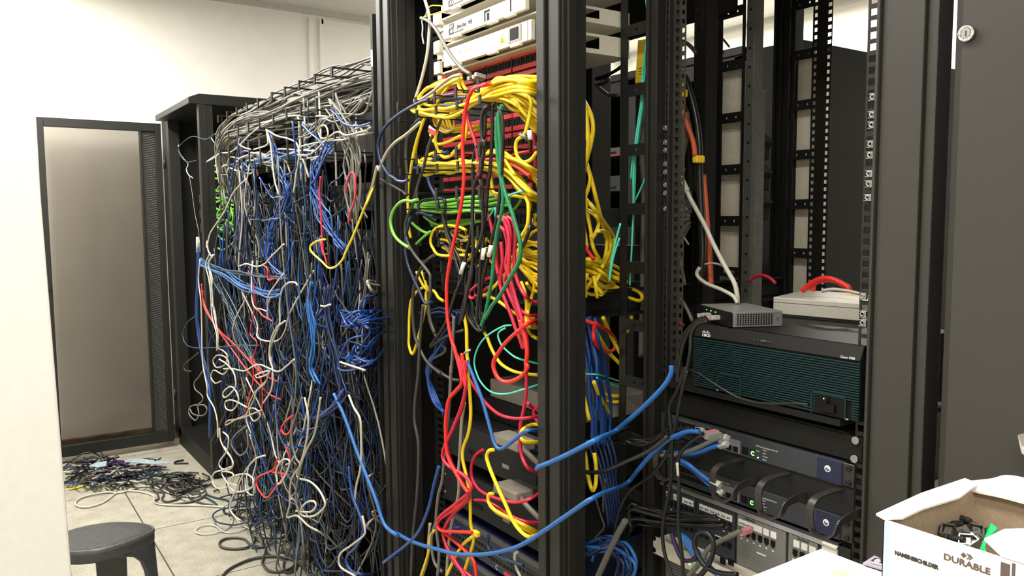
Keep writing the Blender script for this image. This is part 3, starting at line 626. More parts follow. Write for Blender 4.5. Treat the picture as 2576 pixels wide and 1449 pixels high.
# two rack switches
def rack_switch(z0, z1, label):
    t = thing('rack_switch', label, 'switch', (-1.03, RY, z0), 'slate switches of the router rack')
    B((RX0+.02,RX1-.022,RY-.004,RY+.30,z0,z1)).build('body', M['slate'], t, bevel=.0015)
    for xa, xb in ((RX0,RX0+.022),(RX1-.024,RX1)): B((xa,xb,RY-.002,RY,z0+.001,z1-.001)).build('ear', M['jack'], t, bevel=.001, bw=1)
    for z in (z0+.009, z1-.009):
        for x in (RX0+.009, RX1-.010): MB().cyl((x,RY-.006,z),(x,RY,z),.0048,14).build('screw', M['dgrey'], t)
    B((RX1-.072,RX1-.0225,RY-.0052,RY-.004,z0+.002,z1-.002)).build('badge', M['bluebadge'], t)
    MB().cyl((RX1-.050,RY-.0052,(z0+z1)/2+.003),(RX1-.050,RY-.006,(z0+z1)/2+.003),.0062,24).build('logo_disc', M['print_w'], t)
    text('hp', 'logo_lettering', (RX1-.0545,RY-.006,(z0+z1)/2), (1,0,0), (0,0,1), .0058, M['bluebadge'], t, shear=.3)
    xp = -1.102
    B((xp-.098,xp,RY-.008,RY-.004,z0+.012,z1-.003)).build('port_frame', M['rail'], t)
    m = MB()
    for r in range(2):
        for j in range(7): m.box(xp-.096+j*.0136,xp-.0845+j*.0136,RY-.0095,RY-.008,z0+.0135+r*.0135,z0+.0245+r*.0135)
    m.build('port_block', M['port'], t)
    xb = -1.097
    B((xb,xb+.068,RY-.007,RY-.004,z0+.004,z0+.030)).build('uplink_frame', M['grey'], t)
    m = MB()
    for j in range(4): m.box(xb+.003+j*.016,xb+.016+j*.016,RY-.0078,RY-.007,z0+.006,z0+.017)
    m.build('uplink_ports', M['port'], t)
    B((xb+.072,xb+.087,RY-.005,RY-.004,z0+.006,z0+.021)).build('console_port', M['port'], t)
    B((xb+.091,xb+.103,RY-.005,RY-.004,z0+.006,z0+.021)).build('display', M['dgrey'], t)
    text('C', 'display_digit', (xb+.0945,RY-.005,z0+.009), (1,0,0), (0,0,1), .008, M['led'], t, bold=.0005)
    MB().cyl((xb+.111,RY-.004,z0+.007),(xb+.111,RY-.0055,z0+.007),.0013,8).build('indicator', M['led_w'], t)
    text('10/100/1000Base-T Ports', 'small_print', (xb+.002,RY-.004,z0+.0325), (1,0,0), (0,0,1), .0028, M['duct'], t)
    text('HP ProCurve Switch 2510-24', 'small_print', (xb+.105,RY-.004,z0+.0285), (1,0,0), (0,0,1), .003, M['duct'], t)
    for i, s in enumerate(('Power','Fault','Locator','Status')): text(s, 'small_print', (xb+.122,RY-.004,z0+.024-i*.0062), (1,0,0), (0,0,1), .0026, M['duct'], t)
    text('Mode', 'small_print', (xb+.106,RY-.004,z0+.019), (1,0,0), (0,0,1), .0024, M['duct'], t)
    return t
rack_switch(.8035, .8475, 'slate switch with a round white badge, upper of two, under the blank shelf')
rack_switch(.7035, .7475, 'slate switch behind the black cable rings, lower of two')
# ring manager between them
t = thing('cable_manager', 'black cable manager with bulging rings between the two slate switches', 'cable manager', (-1.03, RY, .7485))
B((RX0,RX1,RY,RY+.003,.7485,.8025)).build('plate', M['dgrey'], t)
for cx in [pt('T',700,480,Y=RY-.075).x-.12]+[pt('T',u,v,Y=RY-.075).x+.036 for u, v in ((700,480),(1110,600),(1570,760))]:
    P = [(cx-.030,RY,.797),(cx-.034,RY-.055,.795),(cx-.036,RY-.075,.785),(cx-.036,RY-.080,.765),(cx-.034,RY-.078,.742)]
    m = MB()
    for q, w in ((spline(P), .007),): 
        for i in range(len(q)-1):
            a, b_ = q[i], q[i+1]; d = (b_-a); m.obox((a+b_)/2, d*.56, Vector((w,0,0)), d.normalized().cross(Vector((1,0,0)))*.0016)
    Q = spline([(cx-.034,RY-.078,.742),(cx-.024,RY-.079,.733),(cx-.006,RY-.076,.733),(cx+.006,RY-.070,.742),(cx+.009,RY-.055,.762),(cx+.009,RY,.766)])
    for i in range(len(Q)-1):
        a, b_ = Q[i], Q[i+1]; d = (b_-a); m.obox((a+b_)/2, d*.56, d.normalized().cross(Vector((0,1,0))).normalized()*.0016, d.normalized().cross(d.normalized().cross(Vector((0,1,0)))).normalized()*.007)
    m.build('ring', M['jack'], t)
# chassis with labelled port modules
t = thing('chassis_switch', 'big slate chassis switch with white label strips beside the white tabletop', 'switch', (-1.03, RY, .40))
zc1, zc0 = .6965, .40
B((RX0+.015,RX1-.028,RY,RY+.30,zc0,zc1)).build('body', M['slate'], t, bevel=.002)
m = MB(); m.prism([(RX0+.008,RY-.006,zc1-.012),(RX0+.008,RY+.006,zc1),(RX0+.008,RY+.012,zc1),(RX0+.008,RY+.012,zc1-.012)],(RX1-RX0-.036,0,0)); m.build('top_edge', M['grey'], t)
for xa, xb in ((RX0-.012,RX0+.016),(RX1-.060,RX1-.028)): B((xa,xb,RY-.004,RY+.004,zc0 if xa > -1 else zc1-.07,zc1-.006)).build('bracket', M['beige' if xa > -1 else 'rail'], t, bevel=.003)
B((RX1-.028,RX1-.002,RY-.002,RY+.004,zc0,zc1-.004)).build('flange', M['dgrey'], t, bevel=.002)
mods = ((-1.243,-1.148),(-1.140,-1.040),(-1.034,-.918),(-.912,-.850))
for i, (a, b_) in enumerate(mods):
    md = B((a,b_,RY-.005,RY,zc1-.125,zc1-.014)).build('module', M['slate'] if i < 2 else M['grey'], t, bevel=.001, bw=1)  # lighter modules: light bounced off the white table put into their colour
    B((a+.02,a+.045,RY-.0056,RY-.005,zc1-.0185,zc1-.016)).build('slot_mark', M['ink'], md)
    spans = ((.004,.022),(.034,.050),(.060,.092)) if i == 0 else ((.006,.094),) if i == 1 else ((.004,.062),(.065,.078),(.082,.095)) if i == 2 else ((.012,.025),(.029,.042),(.046,.060))
    for u, v in spans: B((a+u,a+v,RY-.0058,RY-.005,zc1-.035,zc1-.022)).build('label', M['label'], md)
    if i < 2:
        for k in range(6):
            if i == 1 or k in (0, 2, 4, 5): text('ABCD'[k % 4]+str(12+k), 'label_print', (a+.008+k*.0145,RY-.0058,zc1-.0315), (1,0,0), (0,0,1), .0042, M['ink'], md)
    elif i == 2: text('PATCH UPLINK', 'label_print', (a+.006,RY-.0058,zc1-.0315), (1,0,0), (0,0,1), .0036, M['ink'], md)
    m = MB(); n = 6 if i < 3 else 3
    for k in range(n):
        c = a+.012+k*.0152+(.004 if i == 3 else 0)
        m.box(c-.0052,c+.0052,RY-.0062,RY-.005,zc1-.051,zc1-.040); m.box(c-.0028,c+.0028,RY-.0062,RY-.005,zc1-.054,zc1-.051)
        if i < 2: m.box(c-.0052,c+.0052,RY-.0062,RY-.005,zc1-.092,zc1-.080)
    m.build('port_block', M['port'], md)
    m = MB(); m.cur = 0
    for k in range(n): m.box(a+.010+k*.0152,a+.014+k*.0152,RY-.0056,RY-.005,zc1-.062,zc1-.0595)
    m.box(a+.05,a+.072,RY-.0056,RY-.005,zc1-.078,zc1-.0755); m.build('tick_marks', M['print_w'], md)
B((RX0+.03,RX1-.06,RY-.005,RY,zc0+.005,zc1-.130)).build('lower_module', M['grey'], t, bevel=.001, bw=1)
m = MB(); z = zc1-.14
while z > zc0+.02: m.box(RX0+.035,RX1-.065,RY-.0056,RY-.005,z,z+.0012); z -= .006
m.build('vent_lines', M['slate'], t)
# beige shelf with two sockets in front of the chassis
a, b_ = pt('T', 150, 1090, Y=1.21), pt('T', 1030, 1260, Y=1.21); c = pt('T', 190, 1240, Y=1.21)
t = thing('media_converter', 'beige converter with two square sockets under the black cables beside the chassis switch', 'converter', (a.x, 1.21, c.z))
B((a.x,b_.x,1.21,1.215,c.z-.006,a.z)).build('front', M['beige'], t, bevel=.002)
B((a.x+.006,b_.x-.006,1.215,1.253,c.z-.004,a.z-.004)).build('body', M['duct'], t)
B((b_.x-.002,b_.x+.006,1.17,1.215,c.z-.02,a.z+.004)).build('flange', M['silver'], t, bevel=.002)
q1, q2 = pt('T', 752, 1290, Y=1.21), pt('T', 825, 1300, Y=1.21)
for q in (q1, q2): B((q.x,q.x+.0135,1.2085,1.21,q.z-.010,q.z+.003)).build('socket', M['port'], t)
for y in (1110, 1215): q = pt('T', 160, y, Y=1.21); MB().cyl((q.x,1.2095,q.z),(q.x,1.2105,q.z),.006,14).build('screw_hole', M['port'], t)
for y in (1155, 1340): q = pt('T', 470, y, Y=1.209); B((q.x,q.x+.003,1.2085,1.21,q.z-.002,q.z+.002)).build('indicator', M['led'], t)
# screws holding the blank shelf
# (part of the shelf's own fixings)
for c_ in ((1960,240),(1950,405)):
    q = pt('T', *c_, Y=RY-.002); MB().cyl((q.x,RY-.005,q.z),(q.x,RY,q.z),.0068,18).build('shelf_screw', M['zinc'], bpy.data.objects['rack_shelf'])
# second-row gear (small in the picture)
def far_gear(x0, x1, z0, z1, col, label, cat='switch', name='far_switch', strip=None):
    t = thing(name, label, cat, ((x0+x1)/2, 2.80, z0))
    B((x0,x1,2.798,3.2,z0,z1)).build('body', M[col], t, bevel=.002)
    m = MB(); n = int((x1-x0-.04)/.016)
    for j in range(n): m.box(x0+.02+j*.016,x0+.032+j*.016,2.7965,2.798,z0+.012,z0+.024)
    m.build('port_block', M['port'], t)
    if strip: B((x0+.02,x1-.02,2.796,2.798,z0+.002,z0+.009)).build('label_strip', M[strip], t)
    return t
far_gear(-2.80,-2.33,1.690,1.735,'silver','pale switch with a red strip high in the second-row cabinet','switch','far_switch','red_strip')
far_gear(-3.56,-3.09,1.60,1.645,'rail','grey switch with a red strip in the far second-row cabinet','switch','far_switch','red_strip')
far_gear(-3.56,-3.09,1.42,1.50,'slate','dark slate switch in the far second-row cabinet, middle one','switch','far_switch')
far_gear(-2.80,-2.33,1.30,1.43,'dgrey','black switch low in the second-row cabinet','switch','far_switch')
far_gear(-3.56,-3.09,1.10,1.24,'dgrey','black server low in the far second-row cabinet','server','far_server')
for i, (yy, lb) in enumerate(((378,'black wedge-shaped bracket beside the beige duct, uppermost'),(455,'black wedge-shaped bracket beside the beige duct, middle'),(530,'black wedge-shaped bracket beside the beige duct, lowest'))):
    q = at(1882, yy-20, Y=1.7); m = MB(); m.prism([(q.x-.01,1.7005,q.z+.050),(q.x+.042,1.7005,q.z),(q.x+.030,1.7005,q.z-.016),(q.x+.028,1.7005,q.z-.045),(q.x-.01,1.7005,q.z-.050)],(0,.05,0)); tag(m.build('bracket_wedge', M['black'], bevel=.002), lb, 'bracket')
# gear of the far glass-door rack
for i, z in enumerate((1.38, 1.30, 1.22, 1.05, .95, .85)):
    t = thing('access_switch', ('uppermost','second','third','fourth','fifth','lowest')[i]+' pale-fronted switch inside the far glass-door rack', 'switch', (-4.4, 1.08, z))
    B((-4.66,-4.14,1.08,1.40,z,z+.044)).build('body', M['rail' if i < 3 else 'dgrey'], t, bevel=.001, bw=1)
    m = MB()
    for j in range(24): m.box(-4.64+j*.0195,-4.627+j*.0195,1.078,1.08,z+.008,z+.02); m.box(-4.64+j*.0195,-4.627+j*.0195,1.078,1.08,z+.024,z+.036)
    m.build('port_block', M['port'], t)
# patch panels inside the tangled racks
for x0, wh in ((-3.35,'the tangled rack beside the far glass-door rack'),(-2.66,'the tangled rack beside the red patch panels')):
    for i in range(9):
        z = 1.46-i*.15
        t = thing('dark_patch_panel', 'black patch panel '+('first','second','third','fourth','fifth','sixth','seventh','eighth','ninth')[i]+' from top in '+wh, 'patch panel', (x0+.24, 1.06, z))
        B((x0,x0+.4826,1.055,1.12,z,z+.088)).build('panel', M['dgrey'], t)
        m = MB()
        for r in range(2):
            for j in range(24): m.box(x0+.025+j*.018,x0+.037+j*.018,1.053,1.055,z+.015+r*.04,z+.027+r*.04)
        m.build('port_block', M['port'], t)
        m = MB()
        for j in range(24): 
            if (j*7+i*3) % 5 < 2: m.box(x0+.026+j*.018,x0+.036+j*.018,1.045,1.055,z+.017+(j % 2)*.04,z+.026+(j % 2)*.04)
        m.build('plug_row', M['dimplug'], t)
# tall ring managers on top of the tangled racks
for x0, wh, g in ((-3.40,'beside the far glass-door rack',0),(-2.72,'beside the red patch panel rack',1)):
    for zc, lb in ((1.655,'upper black ring manager carrying the grey cable trunk '+wh),(1.525,'lower black ring manager under the grey cable trunk '+wh)):
        t = thing('ring_manager', lb, 'cable manager', (x0+.3, 1.0, zc-.05))
        B((x0,x0+.63,.998,1.002,zc-.055,zc+.035)).build('plate', M['black'], t)
        for i in range(5):
            x = x0+.05+i*.132
            m = MB(); y = .865; zt = zc+(.050 if zc > 1.6 else .04); zb = zc-.055
            m.box(x-.004,x+.004,y,1.0,zt-.004,zt); m.box(x-.006,x+.006,y-.004,y,zt-.030,zt); m.box(x-.004,x+.004,y,1.0,zb,zb+.004)
            m.box(x+.004,x+.014,y-.004,y,zb,zb+(.035 if zc > 1.6 else .10))
            m.build('ring', M['black'], t)
# ---------------------------------------------------------------- stool
sx, sy, sh = -2.49, .27, .38
t = thing('step_stool', 'charcoal plastic stool with a padded seat on the tiled floor beside the white panel', 'stool', (sx, sy, 0))
RIM = [Vector(p) for p in ((.128,.048,0),(.098,.088,0),(.04,.108,0),(-.03,.108,0),(-.09,.078,0),(-.128,.024,0),(-.138,-.034,0),(-.10,-.076,0),(-.04,-.102,0),(.03,-.094,0),(.092,-.040,0))]
RQ = []
for i in range(11):
    p0, p1, p2, p3 = (RIM[(i+k-1) % 11] for k in range(4))
    for k in range(8): tt = k/8; RQ.append(((p1*2)+(p2-p0)*tt+(p0*2-p1*5+p2*4-p3)*tt*tt+(p1*3-p0-p2*3+p3)*tt*tt*tt)*.5)
NR = len(RQ)
def sq(q, k, z): return Vector((sx+(q.x*HY-(-q.y)*HX)*k if 0 else sx+(q.x*HY+q.y*HX)*k, sy+(q.x*-HX+q.y*HY)*k, z))
def ringmesh(levels, cap0=True, cap1=True):
    m = MB()
    for k, z in levels: m.v += [sq(q, k, z) for q in RQ]
    for k in range(len(levels)-1):
        for i in range(NR): j = (i+1) % NR; m.add((k*NR+i, (k+1)*NR+i, (k+1)*NR+j, k*NR+j), True)
    if cap1: m.add(tuple((len(levels)-1)*NR+i for i in range(NR-1, -1, -1)))
    if cap0: m.add(tuple(range(NR)))
    return m
ringmesh([(.985,sh-.036),(1,sh-.03),(1,sh-.008),(.99,sh-.002),(.95,sh-.002)]).build('seat_shell', M['stool'], t)
ringmesh([(.955,sh-.004),(.955,sh+.001),(.93,sh+.0035),(.5,sh+.001)]).build('seat_pad', M['stooltop'], t)
part_label(ringmesh([(.96,sh-.003),(.965,sh+.003),(1.0,sh+.002),(1.012,sh-.006),(1.004,sh-.010)], False, False).build('rim', M['rail'], t), 'lighter grey seat rim')
for cidx in (2, 24, 48):                                       # broad legs: two under the pointed ends, one at the back
    m = MB(); lv = []
    for z, w, kk in ((0,4.5,1.13),(.15,4.5,1.07),(.27,5,1.02),(.305,6,1.008),(.325,7.5,1.0),(.338,10,.995),(.346,15,.99)):
        prof = []
        for k in range(-4, 5):
            f = (cidx+k/4*w) % NR; i = int(f); g = f-i; prof.append(sq(RQ[i].lerp(RQ[(i+1) % NR], g), kk, z))
        inn = []
        for k in range(4, -5, -1):
            f = (cidx+k/4*w) % NR; i = int(f); g = f-i; inn.append(sq(RQ[i].lerp(RQ[(i+1) % NR], g), kk-.09, z))
        lv.append(prof+inn)
    for L_ in lv: m.v += L_
    N = len(lv[0])
    for k in range(len(lv)-1):
        for i in range(N): j = (i+1) % N; m.add((k*N+i, (k+1)*N+i, (k+1)*N+j, k*N+j), False)
    m.add(tuple(range(N))); m.add(tuple(range(len(lv)*N-1, (len(lv)-1)*N-1, -1)))
    m.build('leg', M['stool'], t)
# ---------------------------------------------------------------- table, card box
zt = .85
tc = pt('P', 2065, 1380, Z=zt)
t = thing('side_table', 'white tabletop corner under the card box', 'table', (tc.x+.30, tc.y-.22, 0))
B((tc.x,tc.x+.75,tc.y-.5,tc.y,zt-.022,zt)).build('tabletop', M['card'], t, bevel=.001)
for x in (tc.x+.05, tc.x+.70):
    for y in (tc.y-.45, tc.y-.05): B((x-.018,x+.018,y-.018,y+.018,0,zt-.022)).build('leg', M['rail'], t, bevel=.003)
q = pt('P', 2115, 1441, Z=zt+.001); o_ = MB().cyl((q.x,q.y,zt),(q.x,q.y,zt+.0008),.010,20).build('yellow_dot', M['paleyellow'], t); part_label(o_, 'yellow round sticker')
zr = 1.0
FL, FR, BL = pt('U',510,858,Z=zr), pt('U',1690,1240,Z=zr), pt('U',1440,490,Z=zr)
t = thing('card_box', 'open white card box of screws with printed lettering on the white tabletop', 'box', (FL.x+.13, (FL.y+BL.y)/2, zt))
bx0, bx1, by0, by1 = FL.x, FL.x+.30, FL.y, BL.y; th = .003; zb = zt+.001
B((bx0,bx1,by0,by1,zb,zb+th)).build('bottom', M['cardin'], t)
def wall(outer, inner, m_out, name):
    m = MB(); m.prism(outer, inner); m.cur = 0; return m
m = MB(); m.box(bx0,bx1,by0,by0+th/2,zb,zr); f = m.build('front_wall', M['card'], t)
B((bx0,bx1,by0+th/2,by0+th,zb,zr-.0005)).build('front_lining', M['cardin'], t)
B((bx0,bx0+th/2,by0,by1,zb,zr)).build('side_wall', M['card'], t); B((bx0+th/2,bx0+th,by0+th,by1-th,zb,zr-.0005)).build('side_lining', M['cardin'], t)
B((bx0,bx1,by1-th/2,by1,zb,zr)).build('back_wall', M['card'], t); B((bx0+th,bx1,by1-th,by1-th/2,zb,zr-.0005)).build('back_lining', M['cardin'], t)
B((bx1-th,bx1,by0,by1,zb,zr)).build('side_wall', M['card'], t)
# folded-out rims: narrow lip on the side and curled lip along the back
m = MB(); m.prism([(bx0-.010,by0+.004,zr),(bx0+.001,by0-.001,zr),(bx0+.012,by0+.012,zr+.001),(bx0+.010,by0+.05,zr+.001),(bx0+.0145,by0+.11,zr+.001),(bx0+.006,by1-.004,zr+.002),(bx0-.010,by1+.002,zr+.002),(bx0-.014,by0+.09,zr+.001)],(0,0,.0018)); m.build('side_lip', M['card'], t)
Q = spline([(bx0-.008,by1-.004,zr+.002),(bx0+.015,by1+.002,zr+.010),(bx0+.03,by1+.006,zr+.017),(bx0+.055,by1+.008,zr+.017),(bx0+.10,by1+.008,zr+.010),(bx1,by1+.006,zr-.002)])
m = MB(); n = len(Q)
for p in Q: m.v += [Vector((p.x, by1-.010, zr-.004+(p.z-zr)*.15)), Vector((p.x, p.y, p.z)), Vector((p.x, p.y+.001, p.z-.002)), Vector((p.x, by1-.010, zr-.006+(p.z-zr)*.15))]
for i in range(n-1):
    for k in range(4): j = (k+1) % 4; m.add((i*4+k, i*4+j, (i+1)*4+j, (i+1)*4+k))
m.add((3,2,1,0)); m.add(tuple((n-1)*4+k for k in range(4))); m.build('back_lip', M['card'], t)
# lid flap closing the other end, with a notched edge
nt, up_, = pt('U',1560,1065,Z=zr+.002), pt('U',1770,965,Z=zr+.002)
m = MB(); m.prism([(FR.x+.004,by0-.001,zr+.001),(bx1,by0-.001,zr+.001),(bx1,up_.y+.05,zr+.001),(up_.x+.022,up_.y+.035,zr+.001),(up_.x,up_.y,zr+.001),(nt.x,nt.y,zr+.001)],(0,0,.0018)); m.build('lid_flap', M['card'], t)
e = FL-Vector((0,0,0)); yy = by0-.0002
def onfront(cx, cy): return pt('U', cx, cy, Y=by0-.0003)
a, b_ = onfront(628,1215), onfront(1108,1385)
text('NAMENSSCHILDER', 'box_lettering', (a.x,by0,a.z-.0006), (1,0,0), (0,0,1), .0038, M['ink'], t, squash=(b_.x-a.x)/.0485, bold=.0002)
a, b_ = onfront(1135,1262), onfront(1632,1412)
text('DURABLE', 'box_lettering', (a.x,by0,a.z-.0008), (1,0,0), (0,0,1), .0056, M['inkbrown'], t, squash=(b_.x-a.x)/.0345, bold=.00012)
c = onfront(1345,1232); m = MB(); s = .0024
m.prism([(c.x-s*1.1,by0-.0004,c.z),(c.x,by0-.0004,c.z+s),(c.x+s*1.1,by0-.0004,c.z),(c.x,by0-.0004,c.z-s)],(0,.0004,0))
for k in (1, 2):
    x = c.x+.0020*k+.0006; m.prism([(x-s*.2,by0-.0004,c.z+s),(x+s*.35,by0-.0004,c.z+s),(x+s*1.3,by0-.0004,c.z),(x+s*.35,by0-.0004,c.z-s),(x-s*.2,by0-.0004,c.z-s),(x+s*.75,by0-.0004,c.z)],(0,.0004,0))
m.build('chevron_mark', M['inkbrown'], t)
B((bx0+.001,bx0+.0062,by0-.0003,by0,zb+.002,zr-.001)).build('blue_band', M['cardblue'], t)
a = onfront(1735,1300); B((a.x,a.x+.007,by0-.0004,by0,zb+.01,a.z)).build('dark_print', M['inkbrown'], t); B((a.x+.0085,a.x+.011,by0-.0004,by0,zb+.01,a.z+.002)).build('dark_print', M['inkbrown'], t)
# contents, lying in a heap on a folded bag
zi = zr-.032
def boltobj(c, yaw, tilt, label):
    c = Vector(c); d = Vector((math.cos(yaw)*math.cos(tilt), math.sin(yaw)*math.cos(tilt), math.sin(tilt)))
    o = MB(); o.cyl(c-d*.009, c-d*.0055, .0042, 16); o.cyl(c-d*.0055, c+d*.010, .0027, 12)
    z = -.004
    while z < .009: o.ring(c+d*z, d, .0026, .0031, .0007, 10); z += .0017
    return tag(o.build('bolt', M['ink']), label, 'screw', 'black bolts in the card box')
rnd = random.Random(5)
heap = thing('parts_bag', 'clear bag of fixings lying on the bottom of the card box', 'bag', (FL.x+.07, FL.y+.05, zb+th))
hx, hy = pt('U',1350,1020,Z=zi).x, pt('U',1350,1020,Z=zi).y
m = MB(); R_ = 9
for i in range(R_+1):
    for j in range(R_+1):
        u, v = i/R_, j/R_; w_ = math.sin(math.pi*u)**.5*math.sin(math.pi*v)**.5 if 0 < u < 1 and 0 < v < 1 else 0
        m.v.append(Vector((hx-.05+u*.11, hy-.045+v*.09, zb+th+w_*(zi-zb-th-.004)+rnd.uniform(-.002,.002)*w_)))
for i in range(R_):
    for j in range(R_): a = i*(R_+1)+j; m.add((a, a+R_+1, a+R_+2, a+1), True)
for j in (0,):
    m.add(tuple(i*(R_+1) for i in range(R_+1))+tuple(R_*(R_+1)+j for j in range(1, R_+1))+tuple(i*(R_+1)+R_ for i in range(R_-1, -1, -1))+tuple(range(R_-1, 0, -1)))
m.build('bag_film', M['bag'], heap)
for i, (u, v, yw, lb) in enumerate(((1330,885,-.3,'black bolt topmost of the heap in the card box'),(1420,915,-.2,'black bolt beside the topmost one in the card box'),(1150,965,1.2,'black bolt with its head at the heap edge near the side wall'),(1225,920,.9,'upright black bolt at the heap edge in the card box'),
        (1310,985,.1,'black bolt in the middle of the heap in the card box'),(1490,965,-.4,'black bolt beside the green film in the card box'),(1400,1060,.5,'black bolt buried among the silver cage nuts'),(1250,1090,-.1,'black bolt lying against the box front'),(1540,1010,.9,'black bolt half under the green film'))):
    q = pt('U', u, v, Z=zi); boltobj((q.x, q.y, zi+rnd.uniform(0,.004)), yw, rnd.uniform(-.2,.3), lb)
for i, (u, v) in enumerate(((1190,1010),(1320,1035),(1440,1130),(1470,1010),(1480,1080),(1380,1120))):
    q = pt('U', u, v, Z=zi); m = MB(); a = Vector((math.cos(i*1.3), math.sin(i*1.3), .2)).normalized(); b_ = a.orthogonal().normalized(); g = a.cross(b_)
    c = Vector((q.x, q.y, zi+.003)); m.obox(c-b_*.005, a*.006, b_*.0006, g*.005); m.obox(c+b_*.005, a*.006, b_*.0006, g*.005); m.obox(c-a*.0055, a*.0006, b_*.005, g*.005); m.obox(c, a*.0035, b_*.0035, g*.002)
    tag(m.build('loose_cage_nut', M['zinc']), ('silver cage nut nearest the side wall in the card box','silver cage nut in the middle of the heap','silver cage nut against the box front','silver cage nut behind the green film','silver cage nut beside the green film','silver cage nut among the front bolts')[i], 'cage nut', 'silver cage nuts in the card box')
m = MB(); pA = [pt('U',x,y,Z=zi+.006+dz) for x, y, dz in ((1630,895,.010),(1700,950,.008),(1590,1060,.004),(1570,1150,0),(1590,1200,-.002),(1505,1185,-.002),(1560,1060,.003),(1590,960,.008))]
m.prism(pA, (0,.0008,-.001)); tag(m.build('green_film', M['greenbag']), 'crumpled green film lying on the bolts in the card box', 'film')
# lilac badge holder with a clip lying on the table in front of the box
a = [pt('U',x,y,Z=zt+.002) for x, y in ((415,1250),(520,1300),(930,1449),(700,1449),(290,1330))]
t = thing('badge_holder', 'lilac plastic badge holder with a steel clip on the white tabletop', 'badge holder', tuple(a[0]))
m = MB(); m.prism(a, (0,0,.0022)); m.build('sleeve', M['lilac'], t)
b_ = [pt('U',x,y,Z=zt+.0048) for x, y in ((520,1325),(760,1410),(700,1440),(490,1360))]; m = MB(); m.prism(b_, (0,0,.0004)); m.build('insert', M['label'], t)
c = pt('U',450,1310,Z=zt+.006); m = MB(); m.obox(c, Vector((.007,.002,0)), Vector((-.001,.004,0)), Vector((0,0,.0015))); m.cyl(c+Vector((-.004,0,.002)), c+Vector((.004,.001,.004)), .0025, 10); m.build('clip', M['chrome'], t)
# ---------------------------------------------------------------- cables of the centre rack
rc = random.Random(11)
def run(segs, col, label, group=None, Y=.95, r=.0038, jit=0, seed=None, plug=None, name='patch_cable', X=None, n=8):
    P = []
    for c, pts in segs:
        for q in pts:
            x, y = px(c, q[0], q[1]); yy = q[2] if len(q) > 2 else Y
            if yy != 'F' and 1335 < x < 1400 and yy < 1.0: yy = 1.0            # passes behind the front post
            if yy == 'F': P.append(at(x, y, Z=.006)); continue       # lies on the floor
            if c in ('M1','M2','M3') and x > 938 and yy < 1.0: yy = 1.0
            if c in ('V1','V2') and yy < 1.28 and x > 1500: yy += (1.29-yy)*min(1, (x-1500)/50); x += 12 if x > 1552 else 0
            P.append(at(x, y, Y=yy))
    if jit:
        q = random.Random(seed); off = Vector((q.gauss(0, jit), q.gauss(0, jit*.8), q.gauss(0, jit)))
        P = [p+off*.7+Vector((q.gauss(0, jit*.5), q.gauss(0, jit*.5), q.gauss(0, jit*.5))) for p in P]
    return cable(P, col, label, group, r=r, plug=plug, name=name, n=n)
G = 'thick upper yellow cables'
LU = 'yellow cable in the thick upper swag looping round the topmost ring manager'
for i, s in enumerate([
 [(2290,150),(2000,125),(1740,135),(1560,210),(1440,300),(1290,400),(1140,540),(970,600),(780,570),(620,560),(540,510),(560,430),(620,310),(690,232),(800,200),(960,150),(1150,85)],
 [(2290,225),(2050,225),(1800,270),(1560,330),(1400,400),(1250,500),(1100,590),(950,645),(760,630),(580,585),(500,560),(475,525),(530,470),(700,380),(800,320),(960,190),(1150,100)],
 [(2290,190),(1950,175),(1780,190),(1600,255),(1460,330),(1300,430),(1160,520),(1000,560),(850,545),(700,545),(600,525),(560,480)],
 [(2290,170),(2100,150),(1850,115),(1650,160),(1500,260),(1340,380),(1180,480),(1020,520),(870,520),(740,530),(640,540),(570,520)],
 [(2290,300),(2100,235),(1950,215),(1800,245),(1620,300),(1480,380),(1330,470),(1170,570),(1010,640),(880,640),(720,610),(590,570)],
 [(2290,340),(2120,290),(1960,270),(1800,300),(1650,340),(1500,370),(1340,420),(1200,470),(1050,500),(930,530)]]):
    for d in range(2): run([('Z1', s)], 'yellow', LU, G, Y=.966-.006*i+.02*d, r=.0041, jit=.0055*d, seed=20+i)
LR = 'yellow cable fanning down from the upper swag behind the right-hand post'.replace('right-hand ', 'broad front ')
for i, s in enumerate([
 [(1480,395),(1640,375),(1800,400),(1950,480),(2080,600),(2290,830)],
 [(1480,400),(1600,385),(1750,390),(1900,440),(2050,540),(2180,660),(2290,760)],
 [(1500,380),(1700,350),(1880,370),(2020,440),(2150,560),(2290,690)],
 [(1500,350),(1700,320),(1900,340),(2080,420),(2200,520),(2290,600)],
 [(1520,330),(1720,290),(1920,300),(2100,370),(2290,500)],
 [(1500,410),(1700,400),(1850,430),(2000,540),(2110,680),(2290,900)]]):
    for d in range(2): run([('Z1', s)], 'yellow', LR, 'yellow fan below the swag', Y=.965+.01*i, r=.0041, jit=.006*d, seed=30+i)
